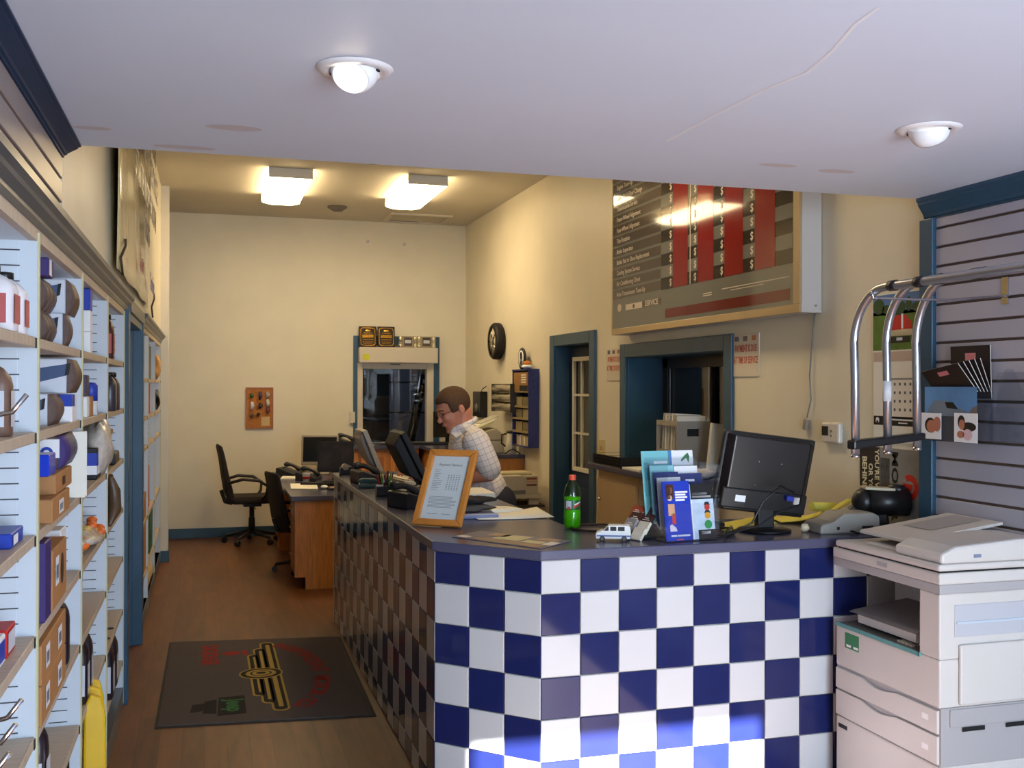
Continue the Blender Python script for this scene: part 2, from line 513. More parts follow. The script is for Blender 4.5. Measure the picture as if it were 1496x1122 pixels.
for y0, y1, dx in ((5.40, 6.12, 0.028), (6.08, 6.74, 0.006)):
    s_ = MB(dbrown).box(WX + dx, WX + dx + .018, y0, y0 + .03, nz0 + .05, nz1 - .09).box(WX + dx, WX + dx + .018, y1 - .03, y1, nz0 + .05, nz1 - .09).build('sash', w1)
    MB(pane_m).box(WX + dx + .006, WX + dx + .012, y0 + .03, y1 - .03, nz0 + .05, nz1 - .09).build('pane', s_)
for yy in (6.70, 6.10):
    MB(alu_m).box(WX - .004, WX + .002, yy - .006, yy + .006, nz0 + .05, nz1 - .09).build('track_strip', w1)

# pass-through window in the back wall
cs = MB(trim_m)
for x0, x1, z0, z1 in ((1.585, 1.66, 1.0, 2.205), (2.50, 2.57, 1.0, 2.205), (1.66, 2.50, 2.10, 2.205)):
    cs.box(x0, x1, YB - 0.02, YB, z0, z1)
struct(cs.build('trim_6', bevel=0.003))
w2 = struct(thing('window_2', 'x', 'x')); del w2['label']; del w2['category']
wf_m = M('window_frame_cream', (206, 198, 184), 0.45)
b = MB(wf_m)
b.box(1.63, 1.69, YB - .03, YB + .08, 1.0, 1.90).box(2.42, 2.50, YB - .03, YB + .08, 1.0, 1.90).box(1.69, 2.42, YB - .03, YB + .08, 1.835, 1.90)
b.build('window_frame', w2, bevel=0.004)
hb = MB(wf_m).box(1.635, 2.53, YB - .13, YB, 1.90, 2.075).build('shutter_box', w2, bevel=0.012)
MB(M('sticky_note', (206, 206, 60), 0.7)).box(1.675, 1.745, YB - .1318, YB - .1305, 1.93, 2.0).build('sticky_note', hb)
MB(grey_m).box(2.0, 2.11, YB - .05, YB - .025, 1.878, 1.892).build('pull_handle', w2)
MB(pane_m).box(1.69, 2.42, YB + .03, YB + .036, 1.0, 1.835).build('pane', w2)
MB(M('switch_plate', (216, 208, 190), 0.4)).box(1.545, 1.60, YB - .045, YB - .012, 1.23, 1.35).build('latch_box', w2)

# dim workshop seen through the panes
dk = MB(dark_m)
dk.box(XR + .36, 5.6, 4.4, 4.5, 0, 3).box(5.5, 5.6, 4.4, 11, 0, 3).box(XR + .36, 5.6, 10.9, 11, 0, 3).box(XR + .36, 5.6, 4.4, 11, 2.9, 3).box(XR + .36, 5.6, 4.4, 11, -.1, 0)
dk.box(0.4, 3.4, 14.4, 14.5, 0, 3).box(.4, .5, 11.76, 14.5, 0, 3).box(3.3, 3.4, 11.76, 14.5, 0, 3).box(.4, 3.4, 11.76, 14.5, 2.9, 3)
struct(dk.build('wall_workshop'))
# ================================================================ service counter
tl = 0.155
XC, YC, Z1 = 1.187, 3.621, 0.8745
s2 = 2 ** -0.5
XA, YA = XC - 3 * tl * s2, YC + 3 * tl * s2         # corner between the chamfer and the long side
YE = 7.24                                           # far end of the long side
ZT0, ZT1 = 1.001, 1.037                             # worktop
counter = thing('service_counter', 'long tiled service counter with navy and white checkered tiles', 'counter', (XA, YC, 0))
def L(x, y): return (x - XA, y - YC)
e = 0.010
outer = [(XA + e, YE), (XA + e, YA + e * .4), (XC + e * .4, YC + e), (XR - .012, YC + e), (XR - .012, YC + .60), (1.47, YC + .60), (1.47, YE)]
MB(grout_m).prism([L(*p) for p in outer], 0.0, ZT0 - .001, 'z').build('core', counter)
MB(wf_m).box(0.0, 0.012, YE - YC, YE - YC + .012, 0, ZT0 - .001).build('edge_strip', counter)
g = 0.0035
def tile_mesh(name, w, h, mat):
    m = MB(mat); q = 0.0025; t = 0.009
    x0, x1, z0, z1 = g / 2, w - g / 2, g / 2, h - g / 2
    a = [(x0, t, z0), (x1, t, z0), (x1, t, z1), (x0, t, z1)]
    b = [(x0, q * .6, z0), (x1, q * .6, z0), (x1, q * .6, z1), (x0, q * .6, z1)]
    c = [(x0 + q, 0, z0 + q), (x1 - q, 0, z0 + q), (x1 - q, 0, z1 - q), (x0 + q, 0, z1 - q)]
    fs = []
    for o in (0, 4):
        for i in range(4):
            j = (i + 1) % 4
            fs.append((o + i, o + j, o + 4 + j, o + 4 + i))
    fs.append((8, 9, 10, 11))
    m.add(a + b + c, fs)
    return m.mesh(name)
rows = []
z = ZT0 - .002
rows.append((Z1, z - Z1))
zz = Z1
while zz - tl > 0.03:
    zz -= tl; rows.append((zz, tl))
rows.append((0.006, zz - 0.006))
TM = {}
def tile(w, h, mat):
    k = (round(w, 4), round(h, 4), mat.name)
    if k not in TM:
        TM[k] = tile_mesh('tile', w, h, mat)
    return TM[k]
def face(ox, oy, ang, n, start, last=None):
    """n columns of tiles from (ox, oy) along direction ang; start: parity of the first column"""
    for i in range(n):
        w = tl if (last is None or i < n - 1) else last
        for r, (z0, h) in enumerate(rows):
            mat = navy_m if (i + r + start) % 2 == 0 else white_m
            p = L(ox + cos(ang) * tl * i, oy + sin(ang) * tl * i)
            inst('tile', tile(w, h, mat), counter, (p[0], p[1], z0), ang)
nC = 10
face(XC, YC, 0.0, 11, 1, XR - .014 - XC - 10 * tl)
face(XA, YA, R(-45), 3, 0)
nA = int((YE - YA) / tl)
# the long side faces -X: columns run back from the chamfer; lay them from the far end
rem = (YE - YA) - nA * tl
def faceA():
    for i in range(nA + 1):
        w = tl if i < nA else rem
        if w < 0.02: continue
        for r, (z0, h) in enumerate(rows):
            mat = navy_m if (i + r) % 2 == 1 else white_m
            p = L(XA, YA + tl * i + w)
            inst('tile', tile(w, h, mat), counter, (p[0], p[1], z0), R(-90))
faceA()

top = MB(lam_m)
o = 0.012
sl = [(XA - o, YE + .01), (XA - o, YA - o * .45), (XC - o * .4, YC - o), (XR - .002, YC - o), (XR - .002, YC + .64), (1.505, YC + .64), (1.505, YE + .01)]
ct = top.prism(sl, ZT0, ZT1, 'z').build('countertop', bevel=0.004)
tag(ct, 'navy speckled laminate worktop on the checkered tile counter', 'countertop')

# ================================================================ L-shaped back counter with oak doors
bc = thing('base_cabinet', 'oak base cabinets below the pass-through window on the back wall', 'cabinet', (1.25, 11.04, 0))
m = MB(oak_m)
m.box(0, XR - 1.25 - .66, 0.02, YB - 11.04 - .003, .1, .965).box(0.02, XR - 1.25 - .66, .08, .5, 0, .1)
m.build('carcass', bc)
for k in range(3):
    x0 = 0.03 + k * .315
    dd = MB(oak_m).box(x0, x0 + .29, 0.0, .02, .14, .93).build('cabinet_door', bc, bevel=.003)
    MB(oakd_m).box(x0 + .05, x0 + .24, -.004, 0.0, .19, .88).build('panel', dd, bevel=.003)
bs_ = thing('base_cabinet', 'oak cabinet against the right wall under the blue wall rack', 'cabinet', (2.25, 9.32, 0))
MB(oak_m).box(0.02, XR - 2.25 - .002, 0.0, YB - 9.32 - .002, 0, .965).build('carcass', bs_)
for k in range(3):
    MB(oak_m).box(0.0, .02, .05 + k * .5, .52 + k * .5, .12, .93).build('cabinet_door', bs_, bevel=.003)
ct2 = MB(lam_m).prism([(1.22, 11.0), (2.22, 11.0), (2.22, 9.29), (XR - .001, 9.29), (XR - .001, YB - .001), (1.22, YB - .001)], .965, 1.0, 'z').build('countertop', bevel=.004)
tag(ct2, 'L-shaped navy laminate worktop along the back wall and corner', 'countertop')

# window ledge with cabinet below
lg = MB(lam_m)
lg.box(2.62, XR + .262, 5.38, 6.72, 1.062, 1.10)
lg.box(2.62, XR - .024, 6.72, 6.95, 1.062, 1.10)
lg = tag(lg.build('window_ledge', bevel=.004), 'navy laminate ledge running out of the window niche in the right wall', 'ledge')
cb = thing('ledge_cabinet', 'beige cabinet with a round knob below the window ledge', 'cabinet', (2.66, 6.10, 0))
tan_m = M('tan_laminate', (186, 160, 122), 0.5, noise=.05, scale=5)
MB(tan_m).box(0, XR - 2.66 - .016, 0, .72, 0, 1.06).build('body', cb)
cd = MB(tan_m).box(-.018, 0, .02, .70, .08, 1.0).build('cabinet_door', cb, bevel=.003)
MB(chrome_m).ell((-.03, .63, .86), (.012, .014, .014), 10, 6).build('knob', cd)

# ================================================================ ceiling lights of the back room
tube_m = M('lamp_diffuser', (255, 228, 178), 0.5, emit=19.0)
house_m = M('lamp_housing', (226, 222, 210), 0.5)
def fluo(x0, x1, y0, y1, label):
    t = thing('fluorescent_fixture', label, 'ceiling light', ((x0 + x1) / 2, (y0 + y1) / 2, ZC), group='fluorescent ceiling fixtures')
    w, l = (x1 - x0) / 2, (y1 - y0) / 2
    MB(house_m).box(-w + .03, w - .03, -l, l, -.05, 0).box(-w, w, -l - .012, -l, -.085, 0).box(-w, w, l, l + .012, -.085, 0).build('housing', t, bevel=.006)
    MB(tube_m).prism([(-w, -.05), (-w + .012, -.088), (-w * .5, -.105), (w * .5, -.105), (w - .012, -.088), (w, -.05)], -l + .001, l - .001, 'y').build('diffuser', t)
    return t
fluo(.505, .875, 8.98, 10.22, 'lit fluorescent ceiling fixture on the left')
fluo(1.69, 2.05, 8.93, 10.12, 'lit fluorescent ceiling fixture on the right')
fluo(1.69, 2.05, 5.0, 6.2, 'lit fluorescent fixture above the counter, hidden behind the low ceiling')  # unseen lamp added to brighten the man, counter and right wall

def can(x, y, tilt, dirz, on, label, pm):
    t = thing('recessed_spotlight', label, 'ceiling light', (x, y, ZS), dirz, group='recessed eyeball spotlights')
    MB(M('eyeball_white', (240, 240, 242), .35)).lathe([(.060, -.002), (.068, -.010), (.088, -.008), (.096, -.001)], n=32, cap=False).build('trim_ring', t)
    eb = MB(M('eyeball_white', (240, 240, 242), .35), Euler((0, tilt, 0)).to_matrix().to_4x4())
    pr = [(.0605 * cos(a), -.0605 * sin(a)) for a in [R(q) for q in range(-20, 44, 7)]]
    pr = [(r, z) for r, z in pr]
    eb.lathe(pr + [(.043, -.038), (.040, -.02)], n=32, cap=False)
    eb = eb.build('eyeball', t)
    MB(pm, Euler((0, tilt, 0)).to_matrix().to_4x4()).lathe([(.0001, -.033), (.042, -.033), (.042, -.030), (.0001, -.030)], n=24).build('bulb', t)
    for sgn in (-1, 1):
        MB(black_p).cbox((0, sgn * .062, -.010), (.012, .006, .004)).build('pivot_slot', t)
    return t
lamp_on = M('spot_bulb_lit', (255, 236, 206), .4, emit=9.0)
lamp_off = M('spot_bulb_side', (240, 232, 220), .4, emit=1.5)
c1 = can(.351, 2.563, R(40), R(58), True, 'lit recessed eyeball spotlight in the low ceiling facing the camera', lamp_on)
c2 = can(2.103, 2.648, R(38), R(212), False, 'recessed eyeball spotlight in the low ceiling turned away from camera', lamp_off)

det = MB(M('detector_grey', (110, 104, 96), .6)).lathe([(.10, 0), (.10, -.012), (.07, -.03), (.05, -.045), (0, -.047)], n=20).build('smoke_detector', loc=(1.30, 10.763, ZC))
tag(det, 'small grey round vent on the ceiling between the fluorescent fixtures', 'ceiling vent')
hatch = thing('attic_hatch', 'ceiling access hatch with raised frame near the back wall', 'hatch', (2.23, 11.22, ZC))
h_ = MB(ceil_m)
for x0, x1, y0, y1 in ((-.34, .34, -.28, -.24), (-.34, .34, .24, .28), (-.34, -.30, -.24, .24), (.30, .34, -.24, .24)):
    h_.box(x0, x1, y0, y1, -.02, 0)
h_.build('hatch_frame', hatch)
MB(M('hatch_panel', (196, 188, 170), .7)).box(-.30, .30, -.24, .24, -.006, 0).build('hatch_panel', hatch)
MB(black_p).box(-.26, .05, .215, .238, -.0075, -.006).build('gap', hatch)
dv = MB(M('detector_grey', (110, 104, 96), .6)).lathe([(.09, 0), (.09, -.012), (.06, -.03), (0, -.034)], n=20).build('ceiling_vent', loc=(1.306, 8.429, ZC))
tag(dv, 'dark round ceiling vent just behind the edge of the low ceiling', 'ceiling vent')
# ================================================================ slat walls
def slatwall(name, label, x, s, y0, y1, z0, z1, zref, pitch, mat):
    """slats run along Y and face s; grooves at zref + k*pitch"""
    t = thing(name, label, 'slat wall', (x, y0, z0))
    MB(groove_m).box(min(0, s * .006), max(0, s * .006), 0, y1 - y0, 0, z1 - z0).build('backing', t)
    gw = 0.011
    k = math.floor((z0 - zref) / pitch)
    while zref + k * pitch < z1:
        a = max(z0, zref + k * pitch + gw / 2); b = min(z1, zref + (k + 1) * pitch - gw / 2)
        if b - a > .008:
            MB(mat).box(min(s * .006, s * .018), max(s * .006, s * .018), 0, y1 - y0, a - z0, b - z0).build('slat', t, bevel=.002, seg=1)
        k += 1
    return t
slatwall('slat_wall_panel', 'grey slat wall with horizontal grooves on the right behind the copier', XR, -1, YF + .02, YS - .087, 0.0, ZS - .095, 1.119, .0783, slat_m)
slatwall('slat_wall_panel', 'taupe slat wall strip above the parts shelves on the left', -.468, 1, YF + .02, YS - .004, 2.105, ZS - .046, 2.152, .0783, slatl_m)

# ================================================================ built-in parts shelves on the left wall
SZ = [1.76, 1.525, 1.27, 1.02, .77, .50, .24]
SF, SB = -.402, -.735
slot_m = M('shelf_slot', (66, 66, 72), .5)
def cornice(parent, y0, y1, z0, z1):
    h = z1 - z0
    prof = [(-.065, 0), (.004, 0), (.010, h * .18), (.010, h * .3), (.026, h * .5), (.030, h * .62), (.042, h * .75), (.042, h), (-.065, h)]
    MB(corn_m).prism([(SF + a, z0 + b) for a, b in prof], y0, y1, 'y').build('cornice', parent)
def shelving(label, ys, y_end, levels, post=None):
    t = thing('shelving_unit', label, 'shelves')
    for i, y in enumerate(ys):
        u = MB(shelf_m).box(SB, SF, y - .009, y + .009, 0.02, 2.02).build('upright', t)
        st = MB(shelf_m).box(SF - .095, SF - .045, y - .0115, y - .009, .26, 2.0).build('slotted_strip', u)
        sl = MB(slot_m)
        z = .28
        while z < 1.98:
            sl.box(SF - .098, SF - .040, y - .0125, y - .0115, z, z + .0032)
            z += .0385
        stuff(sl.build('slots', u))
        MB(M('upright_edge', (206, 200, 160), .5)).box(SF, SF + .004, y - .010, y + .010, .02, 2.02).build('edge_band', u)
    for a, b in zip(ys[:-1], ys[1:]):
        for z in levels:
            bo = MB(board_m).box(SB + .002, SF - .001, a + .0095, b - .0135, z - .026, z).build('shelf_board', t, bevel=.002, seg=1)
            for yy in (a + .010, b - .034):
                MB(black_p).box(SF - .001, SF + .001, yy, yy + .018, z - .027, z - .002).build('clip', bo)
    MB(shelf_m).box(SB + .001, SF - .02, ys[0], ys[-1], 2.0, 2.02).build('top_panel', t)
    MB(corn_m).box(SF - .05, SF + .003, ys[0], ys[-1], .0, .10).build('kick_board', t)
    MB(board_m).box(SF - .02, SF, ys[0], ys[-1], 2.0, 2.04).build('face_rail', t)
    cornice(t, ys[0], y_end, 2.03, 2.105)
    return t
shelving('built-in white parts shelves stocked with boxes along the left wall', [-1.2, -.2, .85, 1.85, 2.805, 3.76, 4.70, 5.63], 5.78, SZ)
shelving('built-in narrow shelves beyond the blue doorway on the left', [7.06, 7.95, 9.0, 10.08], 10.1, [1.69, 1.42, 1.21, .70, .33, .10])

# blue doorway between the shelf runs
dw = MB(trim_m)
dw.box(-.735, SF + .022, 5.645, 5.76, 0, 2.03).box(-.735, SF + .022, 6.93, 7.045, 0, 2.03).box(-.735, SF + .014, 5.76, 6.93, 1.985, 2.03)
dw.box(-.735, -.44, 6.915, 6.93, 0, 1.985)
struct(dw.build('trim_7', bevel=.004))
d2 = struct(thing('door_2', 'x', 'x')); del d2['label']; del d2['category']
MB(trim_m).box(-.50, -.455, 5.765, 6.91, .01, 1.98).build('door_slab', d2)
for z0, z1 in ((.2, .95), (1.1, 1.85)):
    MB(trim_m).box(-.455, -.449, 5.95, 6.72, z0, z1).build('door_panel', d2, bevel=.003)
struct(MB(corn_m).box(SF - .02, SF + .026, 5.78, 7.03, 2.03, 2.10).build('trim_8', bevel=.004))

# ================================================================ goods on the shelves
pipe_m = M('pipe_photo', (66, 84, 120), .4)
silver_p = M('silver_print', (206, 210, 220), .3)
brown_p = M('brown_box_end', (96, 76, 70), .5, noise=.15, scale=40)
purple_p = M('purple_print', (62, 48, 108), .45)
def good(name, label, x, y0, y1, z0, z1, depth, mat, cat='box', bulge=0.0, endmat=None, group=None):
    """carton whose front faces the aisle at x; z0 rests on the shelf"""
    t = thing(name, label, cat, (x, y0, z0), group=group)
    w, h = y1 - y0, z1 - z0
    b = MB(mat)
    b.box(-depth, -bulge, 0, w, 0, h).build('carton', t, bevel=.003, seg=1)
    if endmat:
        n = 7
        e_ = MB(endmat)
        prof = [(-bulge, 0)] + [(-bulge + .002 + (bulge - .002) * sin(pi * i / n), h * i / n) for i in range(n + 1)] + [(-bulge, h)]
        e_.prism(prof, 0.0, w, 'y', True).build('end_flap', t)
    return t
def pipes(t, x0, w, h):
    """photograph of a dark hose printed on the near side of the carton"""
    m = MB(pipe_m)
    m.poly([(x0, -.0008, h * .30), (x0 + w * .72, -.0008, h * .52), (x0 + w * .76, -.0008, h * .86), (x0 + w * .05, -.0008, h * .72)])
    m.poly([(x0 - .06, -.0008, h * .32), (x0 - .02, -.0008, h * .38), (x0 - .03, -.0008, h * .78), (x0 - .06, -.0008, h * .74)])
    m.use(black_p).poly([(x0 + w * .66, -.0012, h * .50), (x0 + w * .76, -.0012, h * .54), (x0 + w * .80, -.0012, h * .88), (x0 + w * .70, -.0012, h * .86)])
    m.build('printed_photo', t)
def label_p(t, y0, y1, z0, z1, mat=white_p, x=.0012, bars=True):
    m = MB(mat).poly([(x, y0, z0), (x, y1, z0), (x, y1, z1), (x, y0, z1)])
    if bars:
        m.use(ink_p)
        for k in range(4):
            a = y0 + (y1 - y0) * (.2 + .17 * k)
            m.poly([(x + .0006, a, z0 + (z1 - z0) * .2), (x + .0006, a + (y1 - y0) * .09, z0 + (z1 - z0) * .2), (x + .0006, a + (y1 - y0) * .09, z0 + (z1 - z0) * .7), (x + .0006, a, z0 + (z1 - z0) * .7)])
    m.build('label_sticker', t)
def bottle(name, label, x, y, z, w, d, h, body, cap, lab=None, group=None, hand=False):
    """flat oil-type bottle: w along Y, d along X"""
    t = thing(name, label, 'bottle', (x, y, z), group=group)
    prof = [(0.96, 0), (1, .02), (1, .62), (.92, .72), (.62, .83), (.34, .88), (.32, .9)]
    n = 16
    vs, fs = [], []
    for r, q in prof:
        for k in range(n):
            a = 2 * pi * k / n
            cx = math.copysign(abs(cos(a)) ** .5, cos(a)); sy = math.copysign(abs(sin(a)) ** .5, sin(a))
            vs.append((cx * r * d / 2, sy * r * w / 2, q * h))
    for i in range(len(prof) - 1):
        for k in range(n):
            l = (k + 1) % n
            fs.append((i * n + k, i * n + l, (i + 1) * n + l, (i + 1) * n + k))
    fs.append(tuple(reversed(range(n)))); fs.append(tuple(range((len(prof) - 1) * n, len(prof) * n)))
    MB(body).add(vs, fs, True).build('bottle_body', t)
    MB(cap).lathe([(min(w, d) * .26, h * .885), (min(w, d) * .26, h * .99), (min(w, d) * .22, h)], n=14).build('cap', t)
    if lab:
        m = MB(lab)
        m.poly([(d * .505, -w * .36, h * .12), (d * .505, w * .36, h * .12), (d * .505, w * .36, h * .56), (d * .505, -w * .36, h * .56)])
        m.poly([(-d * .38, -w * .505, h * .12), (d * .38, -w * .505, h * .12), (d * .38, -w * .505, h * .56), (-d * .38, -w * .505, h * .56)])
        m.build('label_sticker', t)
    return t
jug_m = M('white_jug', (226, 220, 222), .35)
redl = M('jug_label', (186, 92, 92), .5)
dbot = M('dark_bottle', (40, 32, 40), .3)
# bay nearest the camera
bottle('oil_jug', 'white plastic jug with black cap on the top shelf nearest the camera', -.465, 2.53, 1.76, .10, .12, .148, jug_m, black_m, redl, 'white jugs')
bottle('oil_jug', 'second white plastic jug with black cap just behind the front jug', -.455, 2.665, 1.76, .08, .10, .146, jug_m, black_m, redl, 'white jugs')
bottle('spray_bottle', 'brown bottle with dark cap behind the chrome hook at left edge', -.47, 2.57, 1.525, .07, .10, .185, M('brown_bottle', (112, 84, 70), .35), black_m, silver_p)
t = good('small_carton', 'small blue and white carton on the third shelf at left edge', -.42, 2.56, 2.72, 1.27, 1.305, .12, blue_p); label_p(t, .02, .08, .006, .028, bars=False)
for k, (y, mt, lb) in enumerate(((2.30, red_p, 'red and white part box at the left frame edge'), (2.44, white_p, 'white part box with blue end beside the red boxes'), (2.57, red_p, 'red-edged part box nearest the white upright'))):
    t = good('part_box', lb, -.43, y, y + .11, 1.02, 1.085, .14, mt, group='part boxes on the fourth shelf')
    label_p(t, .012, .1, .01, .055, blue_p if k == 1 else silver_p, bars=False)
def hook(label, x, y, z, x1):
    t = MB(chrome_m).tube([(x, y, z), (x1 - .03, y, z), (x1 - .012, y, z + .004), (x1 + .012, y, z + .035)], .0045, 8).box(x - .004, x + .002, y - .012, y + .012, z - .03, z + .03).build('display_hook')
    tag(t, label, 'hook', 'chrome display hooks')
hook('chrome display hook above the brown spray bottle', -.402, 1.995, 1.59, -.315)
hook('upper chrome display hook low on the left shelf edge', -.402, 2.02, 1.045, -.325)
hook('middle chrome display hook low on the left shelf edge', -.402, 1.96, 1.02, -.325)
hook('lowest chrome display hook at the left frame edge', -.402, 1.90, .99, -.325)
# second bay
for r in range(2):
    for k in range(3):
        y = 3.15 + .075 * k
        lb = '%s brown-ended filter box in the %s row of the top shelf stack' % (('nearest', 'middle', 'farthest')[k], ('lower', 'upper')[r])
        good('filter_box', lb, -.43, y, y + .07, 1.76 + .094 * r, 1.852 + .094 * r, .2, silver_p, bulge=.022, endmat=brown_p, group='filter boxes on the top shelf')
t = good('filter_box', 'tall white and purple box standing on the stacked filter boxes', -.425, 3.15, 3.25, 1.948, 2.0, .18, purple_p)
label_p(t, .01, .06, .004, .05, bars=False)
for lb, y, y1, z, z1, x in (('silver hose box lying lower on the top shelf', 3.42, 3.52, 1.76, 1.862, -.402), ('silver hose box stacked upper on the top shelf', 3.45, 3.66, 1.862, 1.968, -.398)):
    t = good('hose_box', lb, x, y, y1, z, z1, .25, silver_p, bulge=.018, endmat=brown_p, group='hose boxes'); pipes(t, -.11, .10, z1 - z)
t = good('hose_box', 'small silver hose box under the large one on the second shelf', -.412, 3.2, 3.4, 1.525, 1.616, .25, silver_p, bulge=.02, endmat=brown_p, group='hose boxes'); pipes(t, -.09, .08, .09)
t = good('hose_box', 'large silver box with printed dark hoses on the second shelf', -.386, 3.40, 3.63, 1.617, 1.722, .25, silver_p, bulge=.02, endmat=brown_p, group='hose boxes'); pipes(t, -.105, .12, .105)
t = good('small_carton', 'blue and white carton under the large hose box', -.402, 3.5, 3.63, 1.525, 1.612, .1, white_p)
MB(blue_p).poly([(.001, .0, .05), (.001, .06, .05), (.001, .06, .087), (.001, 0, .087)]).poly([(-.1, -.001, .05), (0, -.001, .05), (0, -.001, .087), (-.1, -.001, .087)]).build('printed_band', t)
t = good('shipping_carton', 'brown cardboard carton with white label on the third shelf', -.392, 3.0, 3.36, 1.27, 1.335, .3, card_m, group='cardboard cartons'); label_p(t, .12, .22, .012, .05)
t = good('shipping_carton', 'upper brown cardboard carton under the blue drum box', -.40, 3.12, 3.48, 1.335, 1.392, .28, card_m, group='cardboard cartons')
MB(M('hand_hole', (70, 46, 28), .8)).poly([(.0012, .14, .015), (.0012, .2, .015), (.0012, .2, .04), (.0012, .14, .04)]).build('hand_hole', t)
t = good('blue_box', 'glossy blue box lying on the brown cartons', -.408, 3.05, 3.18, 1.392, 1.452, .2, M('glossy_blue', (30, 62, 196), .2))
t = good('bulging_pack', 'bulging dark printed pack with a logo beside the blue box', -.398, 3.30, 3.62, 1.392, 1.49, .25, brown_p, bulge=.02, endmat=purple_p)
m = MB(white_p).poly([(-.12, -.001, .035), (-.015, -.001, .035), (-.015, -.001, .09), (-.12, -.001, .09)])
m.use(blue_p)
ar = [(-.05 + .018 * cos(R(a)), -.002, .05 + .018 * sin(R(a))) for a in range(0, 200, 20)] + [(-.05 + .009 * cos(R(a)), -.002, .05 + .009 * sin(R(a))) for a in range(180, -1, -20)]
m.poly(ar); m.build('printed_logo', t)
for k in range(2):
    t = MB(paper_m).cbox((-.45, 3.66 + .05 * k, 1.38), (.14, .006, .215), (0, 0, R(4))).build('stiff_sheet')
    tag(t, ('nearer' if k == 0 else 'farther') + ' tall white sheet standing at the shelf end', 'sheet', 'white sheets standing on the shelf')
t = good('part_box', 'dark purple printed box on the fourth shelf behind the upright', -.40, 2.93, 3.04, 1.02, 1.23, .2, purple_p)
m = MB(silver_p)
for k in range(4):
    m.poly([(-.10 + .02 * k, -.001, .03 + .04 * k), (-.085 + .02 * k, -.001, .03 + .04 * k), (-.085 + .02 * k, -.001, .06 + .04 * k), (-.10 + .02 * k, -.001, .06 + .04 * k)])
m.build('printed_marks', t)
t = good('shipping_carton', 'tall brown carton with oval hand hole on the fourth shelf', -.40, 3.07, 3.36, 1.02, 1.188, .25, card_m, group='cardboard cartons')
label_p(t, .05, .12, .06, .14)
MB(M('hand_hole', (70, 46, 28), .8)).poly([(.0014, .19 + .03 * cos(a), .09 + .045 * sin(a)) for a in [2 * pi * i / 14 for i in range(14)]]).build('hand_hole', t)
t = good('small_carton', 'small white carton leaning behind the tall brown carton', -.42, 3.4, 3.52, 1.02, 1.20, .06, white_p)
for k in range(2):
    t = good('shipping_carton', ('lower' if k == 0 else 'upper') + ' of two flat brown cartons on the fifth shelf', -.398, 2.86, 3.33, .77 + .105 * k, .873 + .105 * k, .28, card_m, group='cardboard cartons')
    label_p(t, .07, .14, .025, .085); label_p(t, .30, .38, .02, .08)
bottle('oil_bottle', 'dark bottle standing behind the flat brown cartons', -.44, 3.52, .77, .09, .06, .215, dbot, black_m)
bottle('oil_bottle', 'black bottle with blue label on the sixth shelf near the frame bottom', -.43, 2.96, .50, .10, .07, .29, dbot, M('blue_cap', (40, 60, 150), .4), silver_p)
bottle('oil_bottle', 'low dark bottle on the bottom shelf behind the white upright', -.43, 3.55, .24, .10, .07, .21, dbot, black_m, silver_p)
# third bay
for k in range(3):
    t = good('spark_box', '%s of three white and blue boxes stacked on the top shelf' % ('lowest', 'middle', 'topmost')[k], -.408, 4.08, 4.16, 1.76 + .079 * k, 1.838 + .079 * k, .12, blue_p if k == 2 else white_p, group='white and blue boxes on the top shelf')
    MB(blue_p).poly([(-.045 + .014 * cos(a), -.001, .05 + .014 * sin(a)) for a in [2 * pi * i / 12 for i in range(12)]]).build('printed_dot', t)
for k in range(2):
    t = good('small_carton', '%s small white and black carton on the second shelf' % ('lower', 'upper')[k], -.408, 3.98, 4.06, 1.525 + .078 * k, 1.60 + .078 * k, .10, (white_p, M('dark_print', (70, 62, 80), .5))[k], group='small cartons on the second shelf')
    MB(black_p).poly([(-.08, -.001, .008), (-.045, -.001, .008), (-.045, -.001, .068), (-.08, -.001, .068)]).build('printed_panel', t)
good('small_carton', 'brown carton between small cartons and the spray can', -.41, 4.12, 4.22, 1.525, 1.60, .1, card_m)
t = thing('spray_can', 'blue and silver spray can on the second shelf', 'can', (-.43, 4.32, 1.525))
MB(silver_p).lathe([(.025, 0), (.026, .004), (.026, .055)], n=16).build('can_base', t)
MB(blue_p).lathe([(.0262, .055), (.0262, .115), (.018, .126), (0, .128)], n=16).build('can_top', t)
t = good('small_carton', 'blue, white and black carton beside the plastic bag', -.408, 4.35, 4.48, 1.27, 1.395, .1, black_p)
MB(blue_p).poly([(.001, 0, .055), (.001, .13, .055), (.001, .13, .105), (.001, 0, .105)]).poly([(-.1, -.001, .055), (0, -.001, .055), (0, -.001, .105), (-.1, -.001, .105)]).use(white_p).poly([(.001, 0, .02), (.001, .13, .02), (.001, .13, .055), (.001, 0, .055)]).poly([(-.1, -.001, .02), (0, -.001, .02), (0, -.001, .055), (-.1, -.001, .055)]).build('printed_band', t)
def lumpy(mb, c, r, seed, n=18, m=12, amp=.22):
    rnd = random.Random(seed)
    ph = [(rnd.uniform(0, 6), rnd.uniform(2, 5), rnd.uniform(2, 5)) for _ in range(5)]
    vs, fs = [], []
    for i in range(m + 1):
        th = pi * i / m
        for k in range(n):
            w = 2 * pi * k / n
            s = 1 + amp * sum(sin(p + a * th + round(b) * w) for p, a, b in ph) / 3
            vs.append((c[0] + r[0] * s * sin(th) * cos(w), c[1] + r[1] * s * sin(th) * sin(w), c[2] - r[2] * (s if i not in (0, m) else 1) * cos(th)))
    for i in range(m):
        for k in range(n):
            l = (k + 1) % n
            fs.append((i * n + k, i * n + l, (i + 1) * n + l, (i + 1) * n + k))
    mb.add(vs, fs, True)
    return mb
bag_m = M('clear_bag', (198, 190, 180), .12, noise=.25, scale=18, bump=.6)
